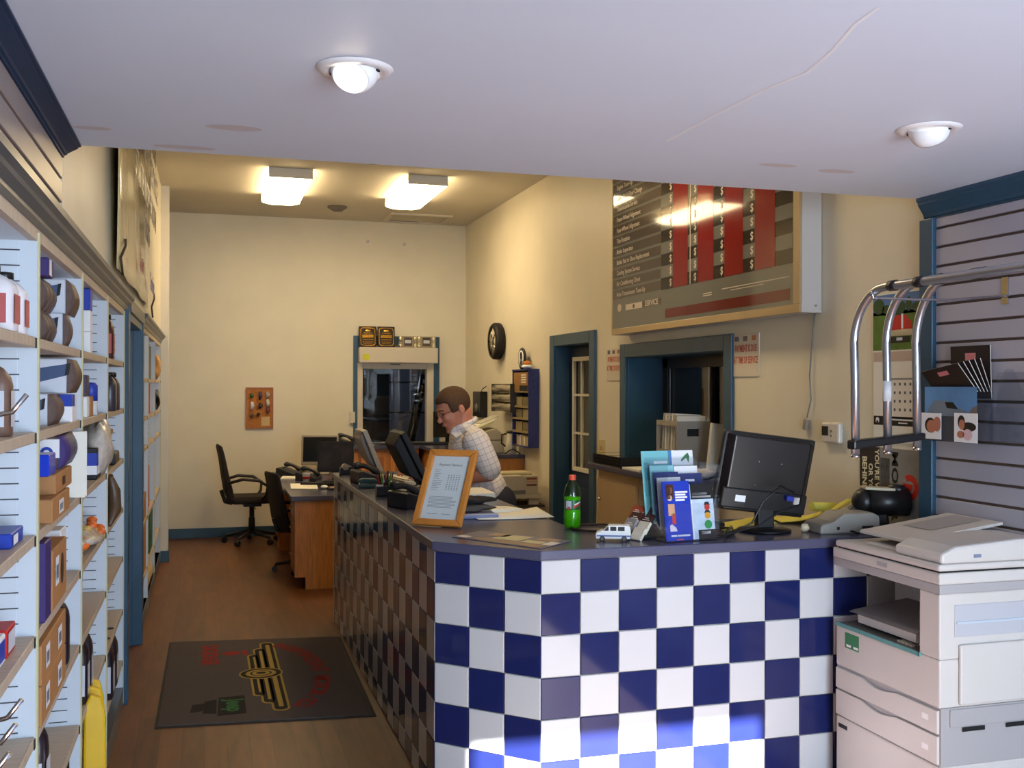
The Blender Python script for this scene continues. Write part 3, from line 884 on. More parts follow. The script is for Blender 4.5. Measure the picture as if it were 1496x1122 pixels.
t = lumpy(MB(bag_m), (0, 0, .115), (.05, .15, .11), 3).build('plastic_bag', loc=(-.415, 4.54, 1.272))
tag(t, 'crumpled clear plastic bag hanging over the third shelf', 'bag')
ob = thing('parts_bag', 'clear bag of orange fittings on the fourth shelf', 'bag', (-.455, 4.24, 1.02))
lumpy(MB(bag_m), (0, 0, .042), (.07, .30, .038), 8).build('bag_film', ob)
or_m = M('orange_plastic', (226, 110, 44), .35)
for k in range(14):
    MB(or_m if k % 3 else M('tan_part', (206, 168, 96), .4)).ell((.012 + random.uniform(-.02, .045), -.28 + .043 * k, .05 + random.uniform(-.01, .03)), (.022, .022, .016), 10, 6).build('fitting', ob)
for k in range(2):
    bottle('oil_bottle', ('nearer' if k == 0 else 'farther') + ' dark oil bottle with label in the third bay', -.435, 4.02 + .13 * k, .50, .10, .065, .25, dbot, M('blue_cap', (40, 60, 150), .4), silver_p, 'dark oil bottles in the third bay')
yl = M('yellow_plastic', (228, 182, 26), .35, noise=.06, scale=10)
ys = thing('folding_sign', 'yellow plastic folding floor sign leaning at the bottom shelf', 'sign', (-.36, 3.95, 0))
for k in range(3):
    m = MB(yl, Matrix.Translation((-.012 * k, .11 * k, 0)) @ Euler((R(-3), 0, R(8))).to_matrix().to_4x4())
    m.prism([(-.055, 0), (.03, 0), (.022, .46), (.008, .52), (-.03, .535), (-.05, .49)], 0, .035, 'y')
    m.build('sign_panel', ys, bevel=.008)
# fourth bay
bottle('oil_bottle', 'dark red bottle on the top shelf by the blue doorway', -.425, 4.98, 1.76, .10, .055, .2, M('maroon_bottle', (72, 38, 38), .3), black_m, redl)
for k in range(2):
    bottle('oil_bottle', ('nearer' if k == 0 else 'farther') + ' dark bottle on the second shelf by the blue doorway', -.42, 5.03 + .17 * k, 1.525, .12, .06, .175, M('slate_bottle', (52, 50, 64), .3), black_m, None, 'slate bottles by the doorway')
for k in range(2):
    bottle('oil_bottle', ('nearer' if k == 0 else 'farther') + ' dark oil bottle low in the shelf bay by the doorway', -.425, 4.98 + .2 * k, .24, .14, .065, .265, dbot, black_m, silver_p, 'dark oil bottles by the doorway')
bk = thing('wire_basket', 'dark basket of brown parts on the third shelf by the doorway', 'basket', (-.47, 5.22, 1.27))
MB(black_m).box(-.07, .07, -.12, .12, 0, .06).build('basket_body', bk, bevel=.01)
for k in range(5):
    MB(card_m).cbox((random.uniform(-.03, .05), -.1 + .05 * k, .11), (.03, .03, .11), (R(12 * (k - 2)), R(15), 0)).build('part', bk)
hg = MB(M('bronze_bag', (86, 66, 48), .4)).tube([(0, 0, .19), (.012, .05, .12), (.016, .03, .04), (.0, -.04, -.02)], [.012, .028, .03, .008], 8).build('hanging_pouch', loc=(-.395, 4.78, 1.06))
tag(hg, 'dark pouch hanging from the shelf upright beside the orange parts bag', 'pouch')
# shelves beyond the doorway
good('binder', 'dark binder on the upper shelf beyond the doorway', -.42, 8.2, 8.7, 1.69, 1.95, .2, M('binder_dark', (66, 62, 58), .5))
good('binder', 'red binder on the second shelf beyond the doorway', -.42, 8.2, 8.6, 1.42, 1.66, .2, red_p)
t = lumpy(MB(M('tan_bag', (196, 146, 88), .5)), (0, 0, .10), (.04, .25, .10), 12).build('paper_sack', loc=(-.42, 9.5, 1.695)); tag(t, 'crumpled tan sack on the far upper shelf', 'bag')
t = lumpy(MB(black_m), (0, 0, .09), (.035, .22, .08), 15).build('black_part', loc=(-.42, 9.55, 1.428)); tag(t, 'black moulded car part on the far second shelf', 'car part')
good('storage_bin', 'green bin low on the shelves beyond the doorway', -.415, 8.5, 8.95, .33, .64, .25, M('green_bin', (40, 84, 40), .45), cat='bin')
good('shipping_carton', 'brown carton low on the shelves beyond the doorway', -.408, 7.25, 7.85, .33, .66, .28, card_m)
good('shipping_carton', 'brown carton at knee height beyond the doorway', -.408, 7.25, 7.85, .70, .88, .28, card_m)
good('tool_case', 'narrow red tool case beyond the doorway', -.42, 8.3, 8.55, .70, 1.02, .1, red_p, cat='case')
t = lumpy(MB(M('cream_bag', (206, 180, 136), .5)), (0, 0, .1), (.05, .3, .09), 21).build('parts_sack', loc=(-.44, 8.45, .102)); tag(t, 'pale lumpy sack on the lowest shelf beyond the doorway', 'bag')

# ================================================================ banner on the left wall
ban = thing('wall_banner', 'shiny cream banner with blurred dark lettering hung high on the left wall', 'banner', (XL, 6.3, 2.16))
bm_ = M('banner_vinyl', (222, 206, 158), .12, bump=.12, scale=2.5)
n, q = 26, 12
vs, fs = [], []
for i in range(n + 1):
    u = i / n
    for j in range(q + 1):
        v = j / q
        y = -1.42 + .10 * sin(v * pi) * (1 - u) * -1 + u * (2.75 - .0) + .12 * v * u
        x = .016 + .006 * sin(u * 17 + v * 2) * (1 - .3 * v) + .005 * sin(v * 5 + u * 4) + .012 * (1 - u) * v
        vs.append((x, y, .0 + v * 1.28 + .02 * u))
for i in range(n):
    for j in range(q):
        a = i * (q + 1) + j
        fs.append((a, a + q + 1, a + q + 2, a + 1))
bo = MB(bm_).add(vs, fs, True).build('sheet', ban)
sd = bo.modifiers.new('solid', 'SOLIDIFY'); sd.thickness = .002
bt = M('banner_ink', (84, 68, 60), .35)
tx = MB(bt)
for zz, s_, w_ in ((1.12, 'TUNE UPS & BRAKES', .20), (.90, 'ALIGNMENT SERVICE', .24), (.66, 'STATE INSPECTION', .22), (.44, 'TIRES', .2)):
    tx.text(s_, frame_mtx((.041, .55, zz), (0, 1, 0), (0, 0, 1)), w_, depth=.001, bold=.004, sx=1.2)
tx.use(M('banner_ink_blue', (120, 116, 160), .4)).text('Service', frame_mtx((.041, 1.2, .17), (0, 1, 0), (0, 0, 1)), .18, depth=.001)
tx.use(M('banner_ink_red', (170, 110, 100), .4)).text('Center', frame_mtx((.041, .0, .18), (0, 1, 0), (0, 0, 1)), .16, depth=.001)
stuff(tx.build('lettering', bo))
for y, z, dy in ((-1.40, .05, .30), (1.33, .03, .35)):
    MB(M('cord_dark', (70, 58, 46), .7)).tube([(.03, y, z), (.04, y + dy * .5, z + .07), (.03, y + dy, z + .12)], .006, 6).tube([(.03, y, z), (.035, y + .06, z - .07)], .006, 6).build('tie_cord', ban)
ORD = ('first', 'second', 'third', 'fourth', 'fifth', 'sixth', 'seventh', 'eighth', 'ninth')
# ================================================================ copier
cop = thing('photocopier', 'large grey office photocopier standing in front of the tile counter', 'photocopier', (2.39, 2.95, 0))
cg = M('copier_shell', (204, 198, 192), .45, noise=.015, scale=5)
cg2 = M('copier_shell_grey', (168, 164, 164), .45)
W_, D_ = .475, .60
MB(cg).box(0, W_, 0, D_, .06, .352).box(.03, W_ - .03, .03, D_ - .03, 0, .06).build('base_cabinet', cop, bevel=.008)
def drawer(z0, z1):
    d_ = MB(cg)
    yc = .33
    pts = [(.008, z0), (D_ - .004, z0), (D_ - .004, z1 - .004)]
    n = 12
    for i in range(n + 1):
        u = i / n
        pts.append((yc + .10 - .20 * u, z1 - .004 - .016 * sin(pi * u)))
    pts.append((.008, z1 - .004))
    d_.prism(pts, -.004, .02, 'x')
    o_ = d_.build('paper_drawer', cop, bevel=.002)
    MB(white_p).poly([(-.0045, .05, z0 + .035), (-.0045, .085, z0 + .035), (-.0045, .085, z0 + .055), (-.0045, .05, z0 + .055)]).build('size_mark', o_)
MB(cg2).box(.006, W_, 0, D_, .352, .55).build('drawer_bank', cop)
drawer(.358, .458); drawer(.462, .545)
MB(black_p).box(-.0015, .001, D_ - .075, D_ - .02, .31, .325).build('name_plate', cop)
# engine body, open output bay, upper columns
e_ = MB(cg)
e_.box(0, W_, 0, D_, .55, .715)
e_.box(0, W_, 0, .105, .715, .94).box(.27, W_, .105, D_, .715, .94)
e_.build('engine_body', cop, bevel=.006)
MB(M('teal_strip', (92, 148, 146), .4)).box(-.006, .0, .10, D_ - .005, .705, .72).box(-.006, .09, .095, .105, .705, .72).build('teal_edge', cop)
MB(M('control_panel', (104, 98, 90), .5)).prism([(0.0, .7155), (.09, .7155), (.09, .722), (0, .718)], .11, D_ - .02, 'y').build('control_panel', cop)
kb_ = MB(M('key_cream', (206, 190, 168), .5))
for a in range(4):
    for b_ in range(3):
        kb_.box(.02 + .02 * b_, .033 + .02 * b_, .17 + .022 * a, .185 + .022 * a, .719, .726)
stuff(kb_.build('key_pad', cop))
MB(M('tray_grey', (118, 114, 112), .5)).prism([(.0, .775), (.03, .768), (.27, .80), (.27, .812), (.03, .782)], .14, .52, 'y').build('output_tray', cop, bevel=.003)
MB(cg).prism([(.03, .735), (.27, .735), (.27, .795), (.03, .768)], .16, .50, 'y').build('tray_support', cop)
st_ = MB(M('sticker_green', (58, 128, 84), .4)).poly([(-.0006, .45, .63), (-.0006, .54, .63), (-.0006, .54, .69), (-.0006, .45, .69)])
st_.use(white_p).poly([(-.001, .455, .636), (-.001, .485, .636), (-.001, .485, .645), (-.001, .455, .645)]).poly([(-.001, .50, .636), (-.001, .53, .636), (-.001, .53, .645), (-.001, .50, .645)])
st_.build('sticker', cop)
# scanner, glass lid and document feeder
MB(cg2).box(-.004, W_ + .004, -.006, D_ + .01, .94, .972).build('scanner_band', cop, bevel=.003)
sc_ = MB(cg).box(-.008, W_ + .006, -.01, D_ + .012, .972, 1.012).build('scanner_bed', cop, bevel=.006)
MB(cg2).box(-.0095, -.008, .27, .33, .985, 1.0).build('badge', sc_)
MB(cg).box(-.012, W_ + .004, -.012, D_ - .01, 1.018, 1.042).build('platen_lid', cop, bevel=.008)
MB(black_p).box(-.002, W_, -.002, D_ - .02, 1.012, 1.018).build('lid_gap', cop)
MB(cg).prism([(-.0, 1.042), (.44, 1.042), (.44, 1.112), (.33, 1.118), (.06, 1.10), (.0, 1.075)], -.01, .24, 'y').build('document_feeder', cop, bevel=.01)
MB(cg).prism([(.05, 1.075), (.46, 1.13), (.46, 1.142), (.05, 1.088)], .22, .52, 'y').build('feeder_tray', cop, bevel=.004)
MB(cg).prism([(.03, 1.042), (.42, 1.042), (.42, 1.06), (.03, 1.052)], .24, .45, 'y').build('exit_tray', cop, bevel=.003)
MB(cg2).poly([(.20, .30, 1.1098), (.44, .30, 1.141), (.44, .46, 1.141), (.20, .46, 1.1098)]).build('feeder_mark', cop)
MB(M('blue_key', (120, 128, 150), .4)).box(.13, .16, -.0115, -.0095, 1.06, 1.072).build('feeder_badge', cop)
# side facing the camera: recess, bypass door, lower cover
MB(M('copier_recess', (184, 184, 190), .35)).box(.06, W_ - .004, -.003, 0, .79, .90).build('side_recess', cop, bevel=.002)
MB(M('blue_grey', (186, 196, 206), .3)).box(.065, W_ - .01, -.007, -.003, .835, .843).build('recess_edge', cop)
MB(cg).box(.075, W_ - .004, -.014, 0, .56, .765).build('bypass_door', cop, bevel=.006)
MB(cg2).box(.04, W_ - .004, -.006, 0, .485, .545).build('side_cover', cop, bevel=.003)
for a in (.09, .27):
    MB(black_p).box(a, a + .09, -.008, -.005, .468, .482).build('vent_slot', cop)

# ================================================================ truck-bed extender hanging on the slat wall
ext = thing('bed_extender', 'silver tubular truck bed extender hanging from the slat wall', 'bed extender', (2.303, 3.30, 1.39))
for k, (dx, zt, dyk) in enumerate(((0, .608, 0), (.139, .6295, 0.0), (.269, .65, 0.0))):
    pts = [(dx, 0, .012 * k + .0), (dx - .004, 0, .30), (dx - .012, -.005, .42)]
    r_ = .17
    for i in range(9):
        a = pi / 2 * i / 8
        pts.append((dx - .012 + .012 * i / 8, -.005 - r_ * (1 - cos(a)), .42 + (zt - .42) * sin(a)))
    pts += [(dx, -.40, zt), (dx, -.98, zt)]
    for i in range(1, 9):
        a = pi / 2 * i / 8
        pts.append((dx, -.98 - r_ * sin(a), zt - (zt - .42) * (1 - cos(a))))
    pts.append((dx, -1.15, .02))
    MB(alu_m).tube(pts, .0155, 14).build('tube', ext)
    MB(chrome_m).cyl((dx, 0, .012 * k - .008), (dx, 0, .012 * k + .002), .0165).build('end_cap', ext)
    MB(chrome_m).cyl((dx, -1.15, .012), (dx, -1.15, .022), .0165).build('end_cap', ext)
    for yy in (-.20 - .06 * k, -.34 - .10 * k):
        MB(black_m).cyl((dx, yy, zt), (dx, yy - .035, zt), .019).cyl((dx, yy + .03, zt - .002), (dx, yy, zt), .010, .017).build('sleeve', ext)
MB(black_m).prism([(-.022, .022), (.29, .055), (.29, .082), (-.022, .056)], -.024, .024, 'y').build('end_bar', ext, bevel=.006)
MB(black_m).box(-.02, .30, -1.17, -1.13, .04, .075).build('end_bar', ext, bevel=.006)
MB(M('label_silver', (206, 208, 212), .4)).tube([(.135, 0, .20), (.136, 0, .275)], .0162, 14).build('maker_label', ext)
brk = MB(chrome_m).box(XR - .022, XR - .0185, 3.16, 3.195, 1.955, 2.055).tube([(XR - .02, 3.178, 1.985), (2.60, 3.178, 1.962), (2.29, 3.178, 1.962), (2.28, 3.178, 1.985)], .005, 8)
tag(brk.build('slatwall_bracket'), 'chrome slat wall arm holding up the bed extender', 'bracket')

# ================================================================ brochure holders on the slat wall
hx = XR - .02
def acrylic(name, label, y0, y1, z0, z1, lip, depth):
    t = thing(name, label, 'holder', (hx, y0, z0))
    w, h = y1 - y0, z1 - z0
    a = MB(acryl_m)
    a.box(-.004, -.001, 0, w, 0, h).box(-depth, -.004, 0, w, 0, .003).box(-depth, -depth + .003, 0, w, .003, lip).box(-depth + .003, -.004, 0, .003, .003, lip).box(-depth + .003, -.004, w - .003, w, .003, lip)
    a.build('acrylic_pocket', t)
    return t, w, h
h1, w, h = acrylic('brochure_holder', 'clear holder with a blue car picture on the slat wall', 3.235, 3.53, 1.43, 1.68, .215, .075)
sky = M('print_sky', (92, 140, 190), .4, noise=.2, scale=6)
m = MB(sky).poly([(-.0765, w, .10), (-.0765, .0, .10), (-.0765, .0, .215), (-.0765, w, .215)])
m.use(M('print_car', (120, 132, 146), .3)).poly([(-.077, w - .02, .10), (-.077, .05, .10), (-.077, .06, .125), (-.077, .12, .135), (-.077, .17, .16), (-.077, .235, .16), (-.077, w - .025, .13)])
m.use(black_p).poly([(-.0775, .10, .128), (-.0775, .165, .132), (-.0775, .175, .155), (-.0775, .13, .155)])
m.use(M('print_rock', (120, 104, 96), .5)).poly([(-.077, .0, .10), (-.077, .05, .10), (-.077, .03, .13), (-.077, .0, .145)])
m.build('printed_insert', h1)
MB(M('print_dark', (74, 76, 84), .4)).poly([(-.0765, w, .0), (-.0765, 0, .0), (-.0765, 0, .10), (-.0765, w, .10)]).build('insert_base', h1)
pink = M('print_pink', (214, 130, 130), .5)
mag_m = M('magazine_cover', (40, 30, 32), .35)
def magazine(label, c, s, rot, title):
    t = thing('magazine', label, 'magazine', c, group='dark magazines on the slat wall')
    t.rotation_euler = rot
    MB(mag_m).box(-.002, .0, 0, s[0], 0, s[1]).use(paper_m).box(0, .003, .001, s[0] - .001, .001, s[1] - .001).build('pages', t)
    if title:
        MB(pink).poly([(-.0026, s[0] * .35, s[1] * .72), (-.0026, s[0] * .62, s[1] * .72), (-.0026, s[0] * .62, s[1] * .86), (-.0026, s[0] * .35, s[1] * .86)]).build('title_print', t)
magazine('dark magazine standing tallest behind the leaning ones', (hx - .006, 3.24, 1.60), (.215, .205), (0, R(-2), 0), True)
for k in range(5):
    magazine('%s of the five dark magazines leaning out of the holder' % ('front', 'second', 'third', 'fourth', 'rear')[k], (hx - .050 + .010 * k, 3.262 - .006 * k, 1.625), (.235, .135), (R(-9), R(-34 + 5 * k), 0), k == 0)
def photo(label, y, z, s):
    t = thing('photo_card', label, 'photo', (hx - .082, y, z), group='photo cards on the holder')
    MB(white_p).box(-.002, 0, 0, s, 0, s * .9).build('card', t)
    return t
skin_p = M('print_skin', (186, 118, 92), .5); hair_p = M('print_hair', (40, 30, 28), .5)
def blob(m, mat, y, z, ry, rz, x):
    m.use(mat).poly([(x, y + ry * cos(a), z + rz * sin(a)) for a in [2 * pi * i / 16 for i in range(16)]])
t = photo('square photo card of a sleeping baby beside the silver tubes', 3.425, 1.437, .115)
m = MB(skin_p); blob(m, hair_p, .062, .055, .032, .03, -.0024); blob(m, skin_p, .055, .05, .028, .026, -.0028); blob(m, skin_p, .022, .06, .022, .03, -.0026); m.build('picture', t)
t = photo('square photo card of a child lying with a baby', 3.225, 1.432, .125)
m = MB(skin_p); blob(m, hair_p, .085, .078, .02, .026, -.0024); blob(m, skin_p, .082, .068, .016, .02, -.0028); blob(m, hair_p, .045, .06, .04, .018, -.0026); blob(m, M('print_pinkcloth', (220, 186, 192), .5), .05, .03, .025, .022, -.003); blob(m, skin_p, .088, .03, .02, .014, -.003); m.build('picture', t)
h2, w, h = acrylic('brochure_holder', 'empty clear acrylic holder at the right on the slat wall', 3.04, 3.215, 1.44, 1.70, .13, .06)
a = MB(acryl_m).prism([(.0, .0), (.175, .0), (.175, .17), (.10, .27), (.06, .27), (.0, .15)], -.034, -.031, 'x'); a.build('divider', h2)

# ================================================================ menu board on the right wall
bd = thing('service_menu_board', 'large dark and red service price board high on the right wall', 'menu board', (2.763, 4.405, 2.005))
bw, bh = 6.825 - 4.405, 1.22
tanf = M('board_frame_tan', (176, 152, 112), .35)
MB(M('board_case', (196, 192, 190), .4)).box(.008, .118, 0, bw, 0, bh).build('light_box', bd, bevel=.003)
MB(alu_m).lathe([(.006, 0), (.006, -.003), (0, -.004)], (.085, 0, .035), 10, (R(-90), 0, 0)).build('screw', bd)
MB(tanf).box(-.006, .008, 0, bw, 0, .042).build('frame_bar', bd, bevel=.002)
MB(tanf).box(-.006, .008, 0, .058, .042, bh).build('frame_bar', bd, bevel=.002)
MB(tanf).box(-.006, .008, bw - .012, bw, .042, bh).build('frame_bar', bd, bevel=.002)
gl = dict(rough=.06, spec=.6)
bgrey = M('board_grey', (104, 104, 100), **gl); bdark = M('board_dark', (40, 33, 30), **gl); blab = M('board_label', (74, 66, 60), **gl); bred = M('board_red', (122, 18, 22), **gl); bred2 = M('board_bar', (96, 16, 20), **gl); bink = M('board_ink', (196, 182, 168), .4)
def yy_(v): return v - 4.405
def zz_(v): return v - 2.005
face_ = MB(bgrey).poly([(0, yy_(4.47), .042), (0, yy_(6.815), .042), (0, yy_(6.815), bh), (0, yy_(4.47), bh)]).build('panel_face', bd)
names = ['Auto Transmission Tune-Up', 'Air Conditioning Check', 'Cooling System Service', 'Brake Pad or Shoe Replacement', 'Brake Inspection', 'Tire Rotation', 'Four-Wheel Alignment', 'Front-Wheel Alignment', 'Transmission Service', 'Lube, Oil & Filter Change', 'Engine Tune-Up', 'Battery Check', 'State Inspection']
rp_ = .0745
cols = [(6.005, 5.832), (5.625, 5.498), (5.297, 5.169), (4.963, 4.838), (4.637, 4.473)]
reds = [(5.832, 5.625), (5.498, 5.297), (5.169, 4.963), (4.838, 4.637)]
FX = frame_mtx((0, 0, 0), (0, -1, 0), (0, 0, 1))
for i, nm in enumerate(names):
    z0 = zz_(2.253) + rp_ * i
    if z0 + rp_ > bh: break
    row = MB(blab).poly([(-.001, yy_(6.81), z0 + .004), (-.001, yy_(6.01), z0 + .004), (-.001, yy_(6.01), z0 + rp_ - .012), (-.001, yy_(6.81), z0 + rp_ - .012)]).build('service_row', bd)
    for a_, b_ in cols:
        MB(bdark if i % 2 == 0 else bgrey).poly([(-.001, yy_(a_), z0), (-.001, yy_(b_), z0), (-.001, yy_(b_), z0 + rp_), (-.001, yy_(a_), z0 + rp_)]).build('price_cell', bd)
    tx = MB(bink).text(nm, frame_mtx((-.0016, yy_(6.74), z0 + .031), (0, -1, 0), (0, 0, 1)), .046, depth=.0002, align='LEFT', sx=.92)
    for a_, b_ in cols[:4]:
        tx.text('$', frame_mtx((-.0016, yy_(b_ + .032), z0 + .036), (0, -1, 0), (0, 0, 1)), .062, depth=.0002, bold=.0008)
    stuff(tx.build('lettering', row))
for a_, b_ in reds:
    MB(bred).poly([(-.0022, yy_(a_), zz_(2.253)), (-.0022, yy_(b_), zz_(2.253)), (-.0022, yy_(b_), bh), (-.0022, yy_(a_), bh)]).build('price_column', bd)
MB(bink).poly([(-.0026, yy_(5.597), zz_(2.255)), (-.0026, yy_(5.587), zz_(2.255)), (-.0026, yy_(5.587), bh), (-.0026, yy_(5.597), bh)]).build('divider_line', bd)
MB(bred2).poly([(-.001, yy_(5.941), zz_(2.072)), (-.001, yy_(4.498), zz_(2.072)), (-.001, yy_(4.498), zz_(2.129)), (-.001, yy_(5.941), zz_(2.129))]).build('red_bar', bd)
m = MB(bink).poly([(-.001, yy_(6.58), zz_(2.165)), (-.001, yy_(6.30), zz_(2.165)), (-.001, yy_(6.30), zz_(2.205)), (-.001, yy_(6.58), zz_(2.205))])
m.poly([(-.001, yy_(6.69) + .035 * cos(a), zz_(2.19) + .028 * sin(a)) for a in [2 * pi * i / 14 for i in range(14)]])
m.use(blab).poly([(-.001, yy_(6.295), zz_(2.165)), (-.001, yy_(6.0), zz_(2.165)), (-.001, yy_(6.0), zz_(2.205)), (-.001, yy_(6.295), zz_(2.205))])
m.poly([(-.0014, yy_(6.44) + .018 * cos(a), zz_(2.185) + .015 * sin(a)) for a in [2 * pi * i / 12 for i in range(12)]])
m.build('service_logo', bd)
tx = MB(bink).text('SERVICE', frame_mtx((-.0016, yy_(6.15), zz_(2.185)), (0, -1, 0), (0, 0, 1)), .05, depth=.0002, bold=.001, sx=1.15)
tx.box(-.0015, -.001, yy_(5.32), yy_(5.43), zz_(2.178), zz_(2.183)).box(-.0015, -.001, yy_(5.32), yy_(5.43), zz_(2.166), zz_(2.171)).box(-.0015, -.001, yy_(4.5), yy_(5.2), zz_(2.186), zz_(2.191)).box(-.0015, -.001, yy_(4.75), yy_(5.1), zz_(2.172), zz_(2.176))
stuff(tx.build('lettering', bd))
cdl = thing('power_cord', 'loose power cord with plug hanging below the price board', 'cord', (XR - .012, 4.45, 2.0))
MB(grey_m).tube([(0, .0, .01), (0, .02, -.12), (-.002, .04, -.3), (0, .03, -.42), (-.002, .055, -.49), (0, .065, -.51)], .004, 6).build('cable', cdl)
MB(M('plug_grey', (150, 140, 128), .5)).cbox((0, .075, -.545), (.02, .03, .055), (R(15), 0, 0)).build('plug', cdl, bevel=.004)

# ================================================================ small things on the right wall
def paysign(label, y0, z0, rz=0):
    t = thing('payment_sign', label, 'sign', (XR, y0, z0), group='payment notices')
    MB(M('sign_card', (214, 204, 188), .4)).box(-.006, -.001, 0, .286, 0, .238).build('sign_card', t)
    m = MB(M('sign_red', (198, 84, 66), .5))
    m.text('PAYMENT IS DUE', frame_mtx((-.0065, .143, .155), (0, -1, 0), (0, 0, 1)), .054, depth=.0002, bold=.0012, sx=.58)
    m.text('AT TIME OF SERVICE', frame_mtx((-.0065, .143, .09), (0, -1, 0), (0, 0, 1)), .054, depth=.0002, bold=.0012, sx=.54)
    stuff(m.build('lettering', t))
    for k, mt in enumerate((M('cc_orange', (186, 120, 80), .5), M('cc_grey', (120, 112, 104), .5), M('cc_blue', (90, 96, 120), .5))):
        MB(mt).box(-.0075, -.006, .03 + .095 * k, .075 + .095 * k, .198, .225).build('card_logo', t)
paysign('white notice with red lettering right of the window casing', 4.995, 1.70)
paysign('white notice with red lettering between door and window', 6.93, 1.685)
o = thing('outlet_plate', 'small cream switch plate on the right wall by the door', 'switch', (XR, 7.26, 1.115))
MB(M('outlet_cream', (206, 190, 132), .4)).box(-.008, 0, 0, .115, 0, .125).build('plate', o, bevel=.003)
MB(tan_m).box(-.012, -.008, .04, .075, .045, .08).build('toggle', o, bevel=.002)
th = thing('thermostat', 'white wall thermostat with small dark display above the monitor', 'thermostat', (XR, 4.225, 1.375))
MB(M('thermo_white', (214, 206, 194), .4)).box(-.028, 0, 0, .145, 0, .10).build('housing', th, bevel=.01)
MB(black_p).box(-.030, -.028, .085, .135, .035, .08).build('display', th)
for q in (.03, .052):
    MB(grey_m).box(-.030, -.028, .055, .065, q, q + .012).build('button', th)

# wall clock shaped like a tyre
ck = thing('tyre_clock', 'wall clock shaped like a car tyre high on the right wall', 'clock', (XR, 10.12, 2.10))
rot = (0, R(-90), 0)
MB(M('rubber', (32, 28, 26), .6)).lathe([(.135, .10), (.165, .10), (.182, .085), (.185, .05), (.182, .015), (.16, 0)], n=36, rot=rot, cap=False).build('tyre', ck)
tr_ = MB(M('rubber_groove', (18, 16, 15), .8))
for q in (.03, .05, .07):
    tr_.tube([(-q, .1862 * cos(a), .1862 * sin(a)) for a in [2 * pi * i / 36 for i in range(36)]], .002, 5, closed=True)
stuff(tr_.build('tread', ck))
MB(M('clock_face', (196, 186, 160), .3)).lathe([(.0, .088), (.136, .088), (.136, .08)], n=36, rot=rot).build('dial', ck)
MB(chrome_m).lathe([(.0, .105), (.02, .103), (.035, .092), (.04, .089)], n=20, rot=rot).build('hub', ck)
sp = MB(chrome_m)
for k in range(5):
    a = 2 * pi * k / 5
    sp.tube([(-.092, .03 * cos(a), .03 * sin(a)), (-.09, .13 * cos(a), .13 * sin(a))], .007, 6)
stuff(sp.build('spokes', ck))
for L_, a in ((.07, R(60)), (.10, R(200))):
    MB(black_p).tube([(-.098, 0, 0), (-.098, L_ * cos(a), L_ * sin(a))], .003, 5).build('clock_hand', ck)

# blue wall rack with goods
rk = thing('wall_rack', 'navy blue wall rack with brochure pockets between tyre clock and door', 'rack', (2.782, 8.865, 1.085))
nv = M('rack_navy', (38, 48, 110), .35)
dp = XR - 2.782 - .002
r_ = MB(nv).box(0, dp, 0, .012, 0, .70).box(0, dp, .498, .51, 0, .70).box(dp - .01, dp, .012, .498, 0, .70).box(0, dp, .012, .498, 0, .012).box(-.004, dp, -.004, .514, .70, .715)
r_.build('rack_body', rk)
for z in (.13, .25, .36, .50):
    sh = MB(nv).box(.006, dp - .01, .012, .498, z, z + .008).build('rack_shelf', rk)
    MB(M('rack_lip', (150, 132, 92), .4)).box(0, .006, .012, .498, z, z + .02).build('shelf_lip', sh)
for k in range(3):
    MB(black_p).lathe([(.007, 0), (.007, -.002), (0, -.0022)], (.045, 0, .66 - .055 * k), 10, (R(-90), 0, 0)).build('hole', rk)
bx = thing('poster_card', 'printed card with a gold picture at the top of the blue wall rack', 'card', (2.780, 8.885, 1.60))
MB(M('print_gold', (150, 108, 52), .4)).box(0, .002, .0, .44, 0, .17).build('card', bx)
m = MB(black_p).poly([(-.001, .0, .0), (-.001, .25, 0), (-.001, .25, .05), (-.001, 0, .05)])
m.use(paper_m)
for k in range(4):
    m.poly([(-.001, .05, .075 + .022 * k), (-.001, .2, .075 + .022 * k), (-.001, .2, .085 + .022 * k), (-.001, .05, .085 + .022 * k)])
m.build('print', bx)
for k in range(9):
    t = MB((white_p, beige_m, M('booklet_gold', (196, 160, 90), .5))[k % 3]).box(0, .06, 0, .03, 0, .085 if k % 2 else .095).build('booklet', loc=(2.80, 8.90 + .045 * k, 1.098))
    tag(t, '%s booklet, counted from the door side, in the bottom row of the blue rack' % ORD[k], 'booklet', 'booklets in the bottom row of the blue rack')
for r in range(3):
    for k in range(2):
        t = MB((M('pack_olive', (120, 108, 76), .4), M('pack_tan', (150, 136, 100), .4))[(k + r) % 2]).box(0, .05, 0, .2, 0, .09).build('parts_pack', loc=(2.80, 8.89 + .225 * k, 1.085 + (.139, .259, .369)[r]))
        tag(t, 'olive parts pack on the %s rack shelf, on the %s side' % (('lowest', 'middle', 'upper')[r], ('door', 'clock')[k]), 'pack', 'parts packs in the blue rack')
pl = thing('oval_emblem', 'black oval sign with white emblem on top of the blue wall rack', 'sign', (2.835, 9.20, 1.801))
MB(black_m).lathe([(0.001, .02), (.098, .02), (.104, .01), (.098, 0), (.001, 0)], (0, 0, .098), 28, (0, R(-90), 0)).build('disc', pl)
MB(white_p).lathe([(0.001, .0225), (.078, .0225), (.078, .0205)], (0, 0, .098), 28, (0, R(-90), 0)).build('emblem_plate', pl)
m = MB(grey_m).lathe([(.028, .0225), (.036, .024), (.040, .0225)], (0, 0, .125), 16, (0, R(-90), 0)).lathe([(.018, .0225), (.022, .024), (.026, .0225)], (0, .0, .06), 16, (0, R(-90), 0))
m.build('emblem', pl)
ty = thing('toy_figure', 'small orange and white toy on top of the blue wall rack', 'toy', (2.82, 9.03, 1.801))
MB(white_p).ell((0, 0, .022), (.05, .07, .022)).build('toy_base', ty)
